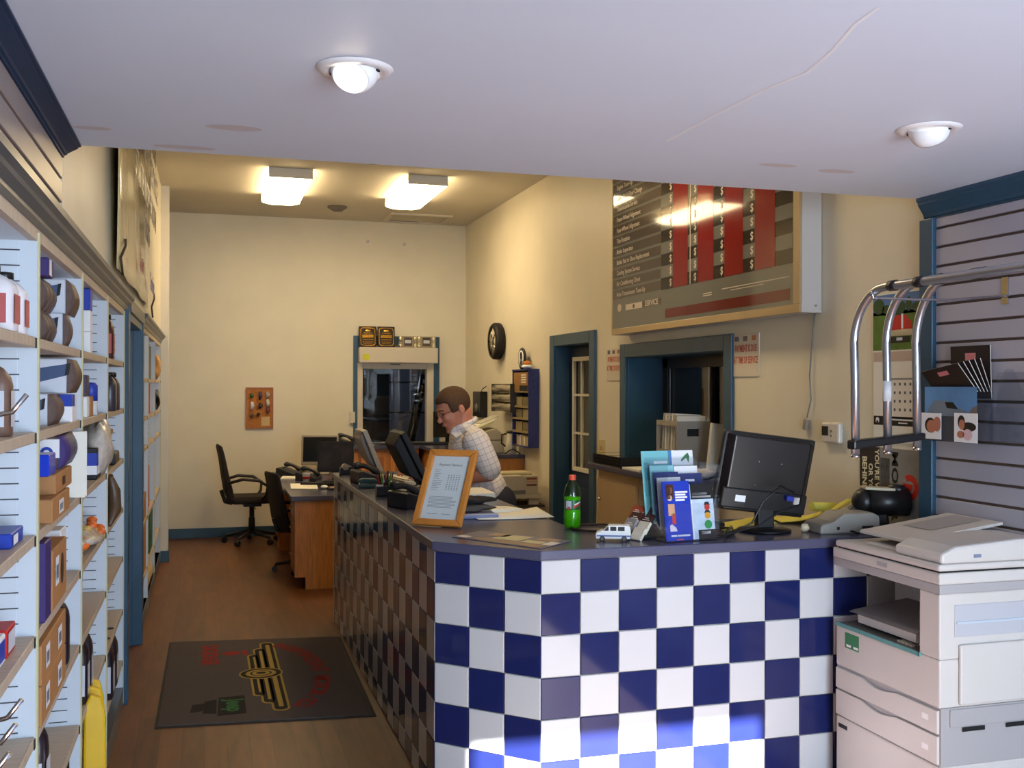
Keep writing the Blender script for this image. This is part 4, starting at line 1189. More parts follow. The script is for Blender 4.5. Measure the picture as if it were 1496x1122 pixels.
MB(M('toy_orange', (214, 128, 44), .4)).ell((0, 0, .05), (.035, .05, .028)).build('toy_top', ty)

# wall files and black box
wf2 = thing('wall_file_rack', 'three stacked silver trays mounted on the right wall', 'file rack', (2.74, 9.30, 1.395))
MB(M('rack_dark', (56, 48, 46), .5)).box(0, XR - 2.742, 0, .012, 0, .27).box(0, XR - 2.742, .66, .672, 0, .27).box(.08, .14, .012, .66, 0, .27).build('rack_frame', wf2)
for k in range(3):
    MB(M('tray_silver', (176, 166, 144), .25, metal=.6)).lathe([(.04, 0), (.042, .005), (.042, .63), (.04, .635)], (.04, .655, .045 + .088 * k), 18, (R(90), 0, 0)).build('roll_tray', wf2)
bb = thing('speaker_box', 'small black box with cable on the right wall corner', 'speaker', (2.80, 10.64, 1.31))
MB(black_m).box(0, .08, 0, .32, 0, .275).build('cabinet', bb, bevel=.006)
MB(black_m).tube([(.04, .1, .275), (.03, .02, .30), (.05, -.06, .33)], .005, 6).build('cable', bb)
MB(grey_m).lathe([(0.001, .004), (.035, .004), (.045, 0)], (0, .16, .10), 18, (0, R(-90), 0)).build('cone', bb)

# ================================================================ calendar and poster
cal = thing('wall_calendar', 'wall calendar with a photo of a red classic car', 'calendar', (XR, 3.665, 1.40))
MB(paper_m).box(-.006, -.001, 0, .325, .0, .40).box(-.008, -.001, .0, .33, .40, .655).build('calendar_pages', cal)
x = -.0085
def P4(m, mat, y0, y1, z0, z1, xx=x):
    m.use(mat).poly([(xx, y0, z0), (xx, y1, z0), (xx, y1, z1), (xx, y0, z1)])
m = MB(paper_m)
P4(m, M('cal_sky', (84, 124, 182), .35), .004, .326, .56, .65); P4(m, M('cal_grass', (86, 118, 46), .35, noise=.2, scale=30), .004, .326, .405, .575)
tree = M('cal_tree', (44, 74, 40), .4)
for ty_, tz_, r1, r2 in ((.285, .60, .04, .035), (.23, .585, .03, .02), (.13, .59, .03, .025), (.08, .60, .02, .032), (.03, .585, .03, .02)):
    blob(m, tree, ty_, tz_, r1, r2, x - .0004)
car_r = M('cal_red', (196, 40, 36), .3)
m.use(car_r).poly([(x - .0008, .055, .475), (x - .0008, .235, .475), (x - .0008, .245, .51), (x - .0008, .22, .545), (x - .0008, .16, .56), (x - .0008, .10, .555), (x - .0008, .06, .52)])
m.use(tree).poly([(x - .0012, .11, .555), (x - .0012, .19, .555), (x - .0012, .175, .585), (x - .0012, .12, .585)])
P4(m, chrome_m, .055, .24, .465, .492, x - .0012); P4(m, white_p, .115, .128, .495, .56, x - .0014); P4(m, black_p, .07, .225, .435, .462, x - .0010); P4(m, silver_p, .12, .16, .445, .458, x - .0014)
m.build('car_photo', cal)
m = MB(M('cal_tan', (196, 176, 158), .5)); xx = -.0065
P4(m, M('cal_tan', (196, 176, 158), .5), .004, .322, .355, .398, xx); P4(m, M('cal_bar', (150, 146, 144), .5), .01, .24, .275, .283, xx)
for r in range(5):
    for k in range(7):
        P4(m, ink_p, .03 + .035 * k, .042 + .035 * k, .25 - .037 * r, .262 - .037 * r, xx)
P4(m, black_p, .004, .322, .075, .115, xx); P4(m, white_p, .05, .21, .098, .105, xx - .0004); P4(m, white_p, .09, .15, .085, .090, xx - .0004); blob(m, white_p, .295, .096, .013, .014, xx - .0004); P4(m, black_p, .288, .302, .082, .094, xx - .0008)
stuff(m.build('printed_dates', cal))

po = thing('parts_poster', 'black and silver poster with sideways lettering and a red emblem', 'poster', (XR, 3.662, 1.03))
MB(M('poster_silver', (150, 146, 140), .3, noise=.25, scale=5)).box(-.004, -.001, 0, .43, 0, .345).build('poster_sheet', po)
MB(M('poster_dark', (52, 44, 42), .4)).poly([(-.0045, .285, 0), (-.0045, .43, 0), (-.0045, .43, .345), (-.0045, .285, .345)]).build('dark_panel', po)
MB(M('poster_engine', (86, 84, 80), .3, noise=.5, scale=25)).poly([(-.0045, .215, .10), (-.0045, .28, .10), (-.0045, .28, .30), (-.0045, .215, .30)]).build('engine_photo', po)
m = MB(white_p)
def side(s, y, z, size, mat, sx=1.0, bold=.001):
    m.text(s, frame_mtx((-.0052, y, z), (0, 0, -1), (0, -1, 0)), size, mat, .0002, 'LEFT', bold, sx)
side("YOU'RE WITH US", .305, .335, .042, M('poster_cream', (232, 222, 186), .5), .95)
side("OR YOU'RE", .35, .27, .042, M('poster_cream', (232, 222, 186), .5), .95)
side('BEHIND US', .395, .30, .046, M('poster_cream', (232, 222, 186), .5), 1.0, .0015)
side('MOPAR', .18, .335, .060, black_p, 1.5, .0014)
stuff(m.build('lettering', po))
n = 20
arc = [(.078 + .055 * cos(a), .185 + .055 * sin(a)) for a in [R(52 + 256 * i / n) for i in range(n + 1)]]
arc2 = [(.078 + .028 * cos(a), .185 + .028 * sin(a)) for a in [R(52 + 256 * i / n) for i in range(n, -1, -1)]]
m = MB(M('emblem_red', (206, 52, 40), .4)).poly([(-.0052, a_, b_) for a_, b_ in arc + arc2])
m.poly([(-.0054, .062, .172), (-.0054, .125, .168), (-.0054, .125, .202), (-.0054, .062, .198)])
m.build('red_emblem', po)

# ================================================================ niche contents
cr = thing('file_crate', 'grey plastic file crate full of folders in the window niche', 'crate', (2.757, 5.76, 1.1005))
cm = M('crate_grey', (156, 150, 142), .45)
c_ = MB(cm)
c_.box(0, .222, 0, .008, 0, .20).box(0, .06, 0, .008, .20, .33).box(.16, .222, 0, .008, .20, .33).box(.06, .16, 0, .008, .20, .235).box(.06, .16, 0, .008, .285, .33)
c_.box(.06, .07, 0, .008, .235, .285).box(.15, .16, 0, .008, .235, .285).box(0, .222, .29, .298, 0, .33).box(.214, .222, .008, .29, 0, .33).box(0, .222, .008, .29, 0, .008)
c_.box(0, .008, .008, .29, .0, .03).box(0, .008, .008, .29, .13, .15).box(0, .008, .008, .29, .30, .33)
c_.build('crate_shell', cr)
for k in range(9):
    MB(cm).box(0, .008, .016 + .033 * k, .026 + .033 * k, .03, .13).build('slat', cr)
MB(black_p).box(.065, .155, .009, .011, .238, .283).build('handle_slot', cr)
for k in range(6):
    t = MB((paper_m, M('folder_grey', (190, 184, 176), .6))[k % 2]).cbox((2.868, 5.79 + .042 * k, 1.29), (.19, .012, .34 + .012 * (k % 3)), (0, R(1.5 * (k % 3)), 0)).build('file_folder')
    tag(t, '%s paper folder, counted from the crate handle, in the grey file crate' % ORD[k], 'folder', 'folders in the grey crate')
fo = MB(M('packet_white', (212, 206, 192), .5)).cbox((2.945, 5.56, 1.26), (.15, .03, .32), (0, R(6), 0)).build('document_box'); tag(fo, 'tall white packet leaning beside the file crate in the niche', 'packet')
bgp = lumpy(MB(M('bag_white', (196, 190, 190), .3, noise=.15, scale=30)), (0, 0, .03), (.11, .10, .028), 31).build('paper_bag', loc=(2.80, 5.52, 1.1005)); tag(bgp, 'crumpled pale paper lying on the window ledge', 'paper')
tr = thing('desk_tray', 'black mesh letter tray on the window ledge', 'letter tray', (2.64, 6.38, 1.1005))
mm = MB(black_m)
mm.box(0, .25, 0, .5, 0, .004)
for z in (.025, .05, .07):
    mm.box(0, .004, 0, .5, z - .002, z).box(.246, .25, 0, .5, z - .002, z).box(.004, .246, 0, .004, z - .002, z).box(.004, .246, .496, .5, z - .002, z)
for k in range(26):
    mm.box(0, .003, .02 * k, .02 * k + .004, .004, .07)
for k in range(13):
    mm.box(.02 * k, .02 * k + .004, 0, .003, .004, .07)
stuff(mm.build('mesh', tr))
MB(M('tray_film', (40, 36, 34), .6)).box(.0045, .0055, .005, .495, .004, .066).box(.005, .245, .0045, .0055, .004, .066).build('mesh_wall', tr)
p = MB(paper_m).box(2.67, 2.86, 6.42, 6.86, 1.1046, 1.118).build('paper_sheets'); tag(p, 'white sheets lying in the black mesh tray', 'paper')
p = MB(paper_m).box(2.64, 2.82, 6.06, 6.34, 1.1005, 1.112).build('paper_pile'); tag(p, 'thin pile of white paper on the ledge in front of the mesh tray', 'paper')

# ================================================================ things on the back wall
cbk = thing('cork_board', 'small framed cork board with keys pinned on the back wall', 'cork board', (.417, YB, 1.171))
MB(M('cork', (176, 112, 56), .8, noise=.2, scale=60)).box(.012, .281, -.012, -.001, .012, .438).build('cork_sheet', cbk)
f_ = MB(oakd_m).box(0, .293, -.02, -.001, 0, .014).box(0, .293, -.02, -.001, .436, .45).box(0, .014, -.02, -.001, .014, .436).box(.279, .293, -.02, -.001, .014, .436)
f_.build('frame', cbk)
kc = [(60, 90, 50), (70, 60, 90), (190, 180, 186), (230, 230, 236), (60, 50, 56), (206, 196, 190), (120, 66, 76), (70, 60, 60), (90, 84, 80)]
for k, (kx, kz, hh) in enumerate(((.06, .36, .05), (.15, .36, .09), (.23, .37, .07), (.065, .25, .09), (.15, .25, .06), (.23, .28, .08), (.23, .20, .07), (.13, .16, .03), (.06, .14, .04))):
    t = MB(M('key_%d' % k, kc[k], .3)).tube([(0, 0, hh / 2), (.006, -.004, 0), (-.004, 0, -hh / 2)], [.016, .024, .012], 7).build('key_ring', loc=(.417 + kx, YB - .03, 1.171 + kz))
    tag(t, '%s keys pinned at the %s %s of the cork board' % (('green', 'purple', 'silver', 'bright white', 'black', 'pale', 'maroon', 'dark flat', 'small grey')[k], ('top', 'top', 'top', 'middle', 'centre', 'upper middle', 'lower middle', 'lower', 'bottom')[k], ('left', 'middle', 'right', 'left', 'part', 'right', 'right', 'middle', 'left')[k]), 'keys', 'keys on the cork board')
t = MB(M('note_tan', (206, 178, 130), .7)).box(0, .09, -.003, 0, 0, .10).build('pinned_note', loc=(.417 + .165, YB - .0135, 1.171 + .03)); tag(t, 'tan note pinned at the lower right of the cork board', 'note')
gold = M('gold_plate', (206, 160, 60), .22, metal=.8)
for k, x0 in enumerate((1.638, 1.845)):
    t = thing('award_plaque', ('left' if k == 0 else 'right') + ' gold and dark award plaque above the back window', 'plaque', (x0, YB - .10, 2.0755), group='award plaques above the back window')
    t.rotation_euler = (R(-6), 0, 0)
    MB(M('plaque_wood', (44, 26, 12), .3)).box(0, .195, 0, .016, 0, .235).build('plaque_board', t, bevel=.003)
    fr_ = [(.0975 + .08 * math.copysign(abs(cos(a)) ** .3, cos(a)), .1175 + .098 * math.copysign(abs(sin(a)) ** .3, sin(a))) for a in [2 * pi * i / 28 for i in range(28)]]
    MB(gold).tube([(a, -.002, b) for a, b in fr_], .005, 6, closed=True).build('gold_rim', t)
    for z0, z1, xw in ((.105, .14, .062), (.155, .163, .05), (.08, .087, .06), (.055, .061, .06), (.04, .045, .05)):
        MB(gold).box(.0975 - xw, .0975 + xw, -.003, 0, z0, z1).build('engraved_bar', t)
    MB(gold).ell((.0975, -.001, .185), (.035, .003, .014), 14, 6).build('crest', t)
for k, x0 in enumerate((2.085, 2.297)):
    t = thing('award_trophy', ('left' if k == 0 else 'right') + ' silver piston-sided award above the back window', 'award', (x0, YB - .09, 2.0755), group='silver awards above the back window')
    MB(M('award_frame', (150, 136, 110), .35)).box(.045, .165, .0, .014, 0, .128).build('award_plate', t)
    MB(M('award_dark', (74, 60, 44), .4)).box(.06, .15, -.003, 0, .02, .115).build('award_panel', t)
    MB(silver_p).box(.07, .14, -.005, -.003, .05, .085).build('award_label', t)
    for xq in (.022, .188):
        MB(M('piston', (206, 196, 170), .25, metal=.5)).lathe([(.02, 0), (.024, .004), (.024, .035), (.021, .037), (.021, .042), (.024, .044), (.024, .055), (.021, .057), (.021, .062), (.024, .064), (.024, .125), (.02, .128)], (xq, .005, 0), 16).build('piston', t)
# shapes in the dim workshop behind the back pane
# ================================================================ things on the tiled counter
CT = ZT1
# oak picture frame with a printed form, leaning back
pf = thing('picture_frame', 'oak photo frame with a printed price form standing on the counter corner', 'picture frame', (.955, 4.345, CT))
fw, fh = .236, .36
pf.rotation_euler = (R(-29), R(0), math.atan2(4.275 - 4.41, 1.038 - .873))
fo_m = M('frame_oak', (206, 132, 58), .3, noise=.12, scale=14)
b_ = .03
def bar(pts):
    m_ = MB(fo_m).prism(pts, -.022, 0.0, 'y')
    return m_.build('frame_bar', pf, bevel=.006)
w2 = fw / 2
bar([(-w2, 0), (w2, 0), (w2 - b_, b_), (-w2 + b_, b_)])
bar([(-w2, fh), (-w2 + b_, fh - b_), (w2 - b_, fh - b_), (w2, fh)])
bar([(-w2, 0), (-w2 + b_, b_), (-w2 + b_, fh - b_), (-w2, fh)])
bar([(w2, 0), (w2, fh), (w2 - b_, fh - b_), (w2 - b_, b_)])
sh = MB(M('form_paper', (206, 214, 216), .35)).box(-w2 + b_ - .004, w2 - b_ + .004, -.010, -.006, b_ - .004, fh - b_ + .004).build('form_sheet', pf)
tx = MB(ink_p)
tx.text('Payment Options', frame_mtx((0, -.0105, .288), (1, 0, 0), (0, 0, 1)), .016, depth=.0001)
rnd = random.Random(4)
for r in range(12):
    z = .262 - .0085 * r
    tx.box(-.07, -.07 + rnd.uniform(.02, .05), -.0106, -.0101, z, z + .0015)
    if r > 2:
        for c in range(5):
            tx.box(.0 + .013 * c, .006 + .013 * c, -.0106, -.0101, z, z + .0025)
for r in range(9):
    z = .135 - .0062 * r
    tx.box(-.068, -.068 + rnd.uniform(.11, .136), -.0106, -.0101, z, z + .0014)
tx.box(-.06, -.01, -.0106, -.0101, .055, .0565).box(.01, .05, -.0106, -.0101, .055, .0565)
stuff(tx.build('printed_text', sh))
MB(black_m).prism([(.100, .0575), (.106, .0605), (.008, .26), (.002, .257)], -.04, .04, 'x').build('easel_back', pf)

# price cards laid flat under a clear sheet
fl = thing('counter_mat', 'flat clear mat with printed cards lying on the counter corner', 'counter mat', (1.15, 3.92, CT))
q4 = [(.945, 4.035), (1.195, 3.645), (1.375, 3.80), (1.10, 4.165)]
MB(M('mat_print_blue', (84, 86, 118), .3)).prism([(a - 1.15, b - 3.92) for a, b in q4], .0005, .0025, 'z').build('mat_sheet', fl)
def bil(u, v, z):
    a, b, c, d_ = [Vector((p[0] - 1.15, p[1] - 3.92, z)) for p in q4]
    return (a * (1 - u) + b * u) * (1 - v) + (d_ * (1 - u) + c * u) * v
for u0, u1, v0, v1, mt in ((.02, .14, .1, .3, paper_m), (.22, .95, .05, .30, M('mat_brown', (150, 122, 96), .4)), (.20, .40, .62, .95, M('mat_tan', (170, 140, 110), .4)), (.34, .62, .36, .92, M('mat_cream', (206, 196, 150), .4)), (.66, .86, .34, .6, M('mat_cream', (206, 196, 150), .4)), (.88, .985, .35, .68, paper_m), (.70, .9, .7, .94, M('mat_tan', (170, 140, 110), .4))):
    MB(mt).poly([bil(u0, v0, .003), bil(u1, v0, .003), bil(u1, v1, .003), bil(u0, v1, .003)]).build('printed_card', fl)

# soda bottle
sb = thing('soda_bottle', 'green soda bottle with red cap on the counter', 'bottle', (1.499, 4.149, CT))
gb = thin_glass('green_bottle', (.62, .92, .60, 1), .04, .03)
liq = M('green_soda', (128, 214, 24), .25, trans=.3, ior=1.1)
pr = [(.024, .002), (.033, .006), (.036, .02), (.036, .075), (.0335, .082), (.0335, .12), (.036, .127), (.037, .145), (.034, .165), (.026, .188), (.015, .202), (.0125, .206), (.0125, .212)]
MB(gb).lathe(pr, n=28).build('bottle_body', sb)
MB(liq).lathe([(.023, .004), (.032, .008), (.0352, .02), (.0352, .075), (.0328, .082), (.0328, .12), (.035, .127), (.0355, .134), (.001, .134)], n=28).build('soda', sb)
lb = MB(M('soda_label_green', (24, 92, 44), .35)).lathe([(.0345, .0825), (.0345, .1225)], n=28)
lb.f = lb.f[:28]; lb.fm = lb.fm[:28]; lb.sm = lb.sm[:28]
lb = lb.build('label', sb)
for a0, a1, z0, z1, mt in ((200, 245, .088, .12, silver_p), (212, 238, .084, .096, M('soda_red', (206, 48, 44), .4)), (262, 312, .09, .1, M('soda_red', (206, 48, 44), .4)), (265, 318, .1, .107, white_p)):
    n_ = 6
    vs = []
    for i in range(n_ + 1):
        a = R(a0 + (a1 - a0) * i / n_)
        k_ = .012 * i / n_ if a0 > 250 else 0
        vs += [(.0349 * cos(a), .0349 * sin(a), z0 + k_), (.0349 * cos(a), .0349 * sin(a), z1 + k_)]
    MB(mt).add(vs, [(2 * i, 2 * i + 2, 2 * i + 3, 2 * i + 1) for i in range(n_)], True).build('label_print', lb)
MB(M('cap_red', (222, 78, 52), .4)).lathe([(.0148, .207), (.0152, .209), (.0152, .226), (.0135, .228), (0, .228)], n=24).build('cap', sb)

# toy van
tv = thing('toy_van', 'small white toy van with blue stripe on the counter edge', 'toy van', (1.535, 3.775, CT), R(-22))
vw = M('toy_white', (232, 230, 228), .3)
prof = [(-.068, .010), (.066, .010), (.068, .03), (.066, .058), (.056, .0635), (-.018, .0635), (-.040, .044), (-.064, .036), (-.069, .026)]
MB(vw).prism(prof, -.026, .026, 'y').build('body', tv, bevel=.004)
for x0, x1, sk in ((-.034, -.018, .012), (-.012, .012, 0), (.018, .044, 0)):
    MB(black_p).poly([(x0 - sk * .3, -.0264, .042), (x1, -.0264, .042), (x1, -.0264, .058), (x0 + sk, -.0264, .058)]).build('side_window', tv)
MB(black_p).poly([(.0672, -.019, .040), (.0672, .019, .040), (.0664, .017, .056), (.0664, -.017, .056)]).build('rear_window', tv)
MB(black_p).poly([(-.0405, -.020, .0445), (-.0405, .020, .0445), (-.0195, .018, .0632), (-.0195, -.018, .0632)]).build('windscreen', tv)
MB(M('stripe_blue', (70, 90, 150), .4)).box(-.064, .066, -.0268, -.0262, .020, .025).box(.0665, .0695, -.024, .024, .012, .022).build('stripe', tv)
for xx in (-.043, .042):
    for yy in (-.022, .022):
        wh = MB(black_p).cyl((xx, yy - .005, .011), (xx, yy + .005, .011), .011, n=14).build('wheel', tv)
        MB(chrome_m).cyl((xx, yy - .0056, .011), (xx, yy + .0056, .011), .007, n=12).build('hubcap', wh)

rb = MB(M('rubber_ring', (62, 44, 36), .5)).tube([(1.60 + .115 * cos(a), 4.10 + .10 * sin(a), CT + .0065) for a in [2 * pi * i / 30 for i in range(30)]], .0055, 8, closed=True).build('rubber_ring')
tag(rb, 'brown rubber ring lying behind the toy van', 'ring')

# business card holders
cm_ = [(M('bizcard_white', (222, 214, 196), .5)), M('bizcard_dark', (74, 40, 38), .45), M('bizcard_grey', (150, 146, 146), .5), M('bizcard_red', (170, 70, 50), .5)]
bh_ = thing('card_holder', 'clear tiered holder of business cards beside the blue brochure', 'card holder', (1.66, 3.80, CT), R(18))
MB(acryl_m).prism([(-.055, 0), (.055, 0), (.055, .11), (.05, .11), (.045, .008), (-.055, .006)], -.05, .05, 'y').build('acrylic_stand', bh_)
for k, (dx, dy, dz, ci) in enumerate(((-.045, -.03, .012, 0), (-.01, -.02, .034, 0), (.018, -.012, .062, 1), (.036, .02, .085, 1), (-.02, .045, .04, 2), (.012, .05, .062, 1), (.03, .06, .086, 3))):
    t = MB(cm_[ci], Matrix.Translation((1.66, 3.80, CT)) @ Matrix.Rotation(R(18), 4, 'Z') @ Matrix.Translation((dx, dy, dz)) @ Euler((0, R(35), 0)).to_matrix().to_4x4()).box(-.006, .006, -.03, .03, -.012, .04)
    t.use(paper_m).box(-.0066, -.006, -.02, .02, .01, .013).box(-.0066, -.006, -.012, .012, .018, .021)
    tag(t.build('business_cards', bevel=0), '%s in the tiered clear holder' % ('white business cards in the lowest front tier', 'white business cards in the second front tier', 'dark business cards in the third front tier', 'dark business cards in the topmost front tier', 'grey business cards in the lowest rear tier', 'dark business cards in the middle rear tier', 'red business cards in the topmost rear tier')[k], 'cards', 'business cards in the tiered holder')

# literature stand
ls = thing('literature_stand', 'clear tiered stand with colourful leaflets on the counter', 'leaflet stand', (1.82, 3.74, CT), R(6))
a_ = MB(acryl_m)
for k in range(4):
    y = -.075 + .055 * k; z = .055 * k
    a_.box(-.118, .118, y, y + .003, z, z + .15)
a_.box(-.12, -.117, -.075, .11, 0, .30).box(.117, .12, -.075, .11, 0, .30).box(-.117, .117, .107, .11, 0, .32).box(-.117, .117, -.072, .107, 0, .003)
a_.build('acrylic_body', ls)
LM = Matrix.Translation((1.82, 3.74, CT)) @ Matrix.Rotation(R(6), 4, 'Z')
def leaflet(label, x, y, z, w, h, mat, parts, lean=R(-9)):
    t = thing('leaflet', label, 'leaflet', (0, 0, 0), group='leaflets in the tiered stand')
    t.matrix_world = LM @ Matrix.Translation((x, y, z)) @ Matrix.Rotation(lean, 4, 'X')
    MB(mat).box(-w / 2, w / 2, -.003, 0, 0, h).build('sheet', t)
    for nm, mt, pts in parts:
        MB(mt).poly([(a * w - w / 2, -.0036, b * h) for a, b in pts]).build(nm, t)
    return t
def rect(u0, u1, v0, v1): return [(u0, v0), (u1, v0), (u1, v1), (u0, v1)]
def circ(u, v, ru, rv, n=14): return [(u + ru * cos(2 * pi * i / n), v + rv * sin(2 * pi * i / n)) for i in range(n)]
teal = M('leaf_teal', (120, 190, 196), .4); lblue = M('leaf_blue', (30, 58, 178), .3); ndark = M('leaf_navy', (34, 50, 112), .35)
leaflet('tall teal leaflet at the back left of the stand', -.062, .085, .085, .125, .262, teal, [('print', white_p, rect(.45, .95, .80, .84)), ('print_2', M('leaf_teal2', (86, 160, 170), .4), rect(.1, 1, .55, .74))])
leaflet('white leaflet with green drawing at the back right of the stand', .06, .085, .085, .115, .262, white_p, [('band', M('leaf_bluebar', (70, 130, 190), .4), rect(.0, .12, .7, 1)), ('drawing', M('leaf_green', (56, 120, 70), .4), [(.5, .82), (.72, .88), (.8, .8), (.86, .9), (.8, .96), (.68, .93), (.5, .86)])])
leaflet('pale teal leaflet in the second tier of the stand', -.05, .055, .06, .11, .23, M('leaf_pale', (140, 196, 204), .4), [])
leaflet('white leaflet in the second tier of the stand', .06, .05, .06, .11, .225, white_p, [])
leaflet('dark navy leaflet edge behind the white sheet', -.045, .03, .05, .112, .215, ndark, [])
leaflet('plain white leaflet behind the blue booklet', -.043, .015, .04, .108, .205, white_p, [('print', silver_p, rect(.4, .95, .80, .84))])
leaflet('navy leaflet with white lettering in the right column', .062, .02, .04, .11, .218, ndark, [('title', white_p, rect(.28, .8, .72, .79)), ('title_2', white_p, rect(.28, .66, .85, .89))])
pz = leaflet('bright blue leaflet with photo strip at the front of the stand', -.052, -.055, .004, .122, .232, lblue, [
    ('photo', M('ph_dark', (70, 30, 24), .4), rect(.12, .40, .70, .95)), ('photo_2', M('ph_tan', (206, 150, 110), .4), circ(.25, .85, .11, .06)),
    ('photo_3', M('ph_skin', (230, 196, 170), .4), circ(.24, .72, .10, .05)), ('photo_4', M('ph_peach', (224, 170, 120), .4), rect(.16, .40, .42, .62)), ('photo_5', M('ph_red', (200, 60, 44), .4), rect(.28, .42, .28, .46)), ('photo_6', M('ph_pale', (216, 204, 216), .4), [(.18, .16), (.44, .16), (.40, .22), (.26, .28), (.18, .26)]),
    ('lettering', white_p, rect(.45, .92, .80, .83)), ('lettering_2', white_p, rect(.45, .84, .755, .785)), ('lettering_3', white_p, rect(.45, .9, .71, .74)), ('lettering_4', white_p, rect(.45, .8, .665, .695)), ('maker', white_p, rect(.2, .4, .07, .10)), ('maker_2', silver_p, rect(.42, .9, .07, .10)), ('maker_3', M('ph_red2', (210, 90, 90), .4), rect(.4, .65, .01, .03))])
leaflet('leaflet with a traffic light picture at the front right of the stand', .066, -.05, .004, .105, .218, M('leaf_skyblue', (196, 214, 232), .4, noise=.15, scale=25), [
    ('header', black_p, rect(.02, 1.0, .72, 1.0)), ('lettering', white_p, rect(.08, .75, .80, .84)), ('lettering_2', white_p, rect(.08, .9, .75, .785)), ('red_light', M('tl_red', (206, 60, 40), .3), circ(.70, .57, .12, .055)), ('red_hood', black_p, [(.56, .60), (.62, .67), (.78, .67), (.84, .60), (.7, .625)]), ('amber_light', M('tl_amber', (236, 170, 40), .3), circ(.70, .42, .13, .06)), ('amber_hood', black_p, [(.55, .46), (.62, .52), (.78, .52), (.85, .46), (.7, .48)]), ('green_light', M('tl_green', (40, 150, 80), .3), circ(.70, .26, .17, .08)), ('footer', black_p, rect(.24, 1.0, 0, .17)), ('footer_text', white_p, rect(.38, .78, .09, .14)), ('margin', white_p, rect(0, .06, 0, .72))])

# black flat monitor seen from the back
mo = thing('computer_monitor', 'black flat monitor seen from behind on the counter', 'monitor', (2.25, 3.86, CT), R(-5))
MB(black_m).lathe([(.10, 0), (.112, .004), (.11, .010), (.05, .016), (.03, .02)], n=32).build('stand_base', mo)
MB(black_m).cbox((0, .0, .075), (.075, .045, .13)).build('stand_neck', mo, bevel=.008)
TM_ = Matrix.Translation((0, .0, .235)) @ Euler((R(8), R(7), 0)).to_matrix().to_4x4()
MB(black_m, TM_).box(-.205, .205, -.0, .03, -.165, .17).build('screen_bezel', mo, bevel=.006)
MB(M('monitor_back', (24, 20, 21), .35), TM_).prism([(-.17, -.035), (.17, -.035), (.195, 0), (-.195, 0)], -.155, .16, 'z').build('back_shell', mo, bevel=.006)
MB(black_m, TM_).box(-.19, .19, -.042, -.02, -.145, -.06).build('port_cover', mo, bevel=.006)
MB(M('dark_screen', (12, 12, 14), .15), TM_).box(-.19, .19, .030, .031, -.15, .155).build('screen', mo)
MB(white_p, TM_).box(-.13, -.085, -.0432, -.0424, -.115, -.088).build('label_sticker', mo)
MB(M('vga_blue', (36, 50, 150), .4), TM_).box(.085, .115, -.07, -.042, -.085, -.065).build('video_plug', mo)
MB(lgrey_m, TM_).box(.125, .15, -.055, -.042, -.10, -.07).build('power_plug', mo)
for dx in (-.05, .05):
    for dz in (-.04, .06):
        MB(chrome_m, TM_).lathe([(.003, 0), (.003, .003), (0, .0035)], (dx, -.0352, dz), 8, (R(90), 0, 0)).build('screw', mo)
for k, pts in enumerate(([(.09, -.085, .17), (.02, -.11, .20), (-.06, -.12, .14), (-.10, -.10, .05), (-.17, -.08, .012), (-.25, -.10, .006)], [(.13, -.075, .155), (.11, -.10, .12), (.03, -.11, .10), (-.08, -.12, .04), (-.2, -.12, .012), (-.27, -.13, .006)])):
    MB(black_m).tube(pts, .004, 7).build('cable', mo)
for k, pts in enumerate(([(2.00, 3.72, CT + .005), (2.08, 3.80, CT + .01), (2.12, 3.90, CT + .012), (2.05, 3.98, CT + .008), (1.96, 3.90, CT + .006)], [(1.98, 3.70, CT + .014), (2.03, 3.78, CT + .022), (2.1, 3.86, CT + .02), (2.16, 3.98, CT + .008)])):
    t = MB(black_m).tube(pts, .0045, 7).build('loose_cable'); tag(t, ('lower' if k == 0 else 'upper') + ' loose black cable coiled between leaflets and monitor', 'cable', 'loose cables by the monitor')
cbx = MB(black_m).box(-.05, .05, -.04, .04, 0, .03).box(-.04, .04, -.035, -.03, .03, .034).build('adapter_box', loc=(2.06, 3.98, CT), bevel=.005); tag(cbx, 'small black adapter box behind the loose cables', 'adapter')
for k, (x0, y0, x1, y1, rz, h) in enumerate(((-.14, -.09, .14, .09, R(10), .012), (-.16, -.10, .16, .10, R(-14), .008), (-.10, -.14, .10, .14, R(30), .01))):
    c = ((2.22, 4.03), (2.62, 4.10), (2.74, 3.98))[k]
    m = MB(yellow_m)
    n = 8
    vs, fs = [], []
    for i in range(n + 1):
        for j in range(n + 1):
            u, v = i / n, j / n
            vs.append((x0 + (x1 - x0) * u, y0 + (y1 - y0) * v, .002 + (.10 if k == 1 else .03) * (u ** 2) * (.5 + .5 * sin(3 * v + k)) + .006 * k))
    for i in range(n):
        for j in range(n):
            a = i * (n + 1) + j
            fs.append((a, a + n + 1, a + n + 2, a + 1))
    o = m.add(vs, fs, True).build('yellow_sheet', loc=(c[0], c[1], CT)); o.rotation_euler = (0, 0, rz)
    s = o.modifiers.new('solid', 'SOLIDIFY'); s.thickness = .002
    tag(o, ('flat yellow paper behind the black monitor', 'curled yellow paper behind the grey card terminal', 'yellow paper under the black tool')[k], 'paper', 'yellow papers')
rl = MB(yellow_m).cyl((2.58, 4.02, CT + .075), (2.72, 4.05, CT + .065), .02, n=14).build('paper_roll'); tag(rl, 'small roll of yellow paper behind the grey card terminal', 'paper')

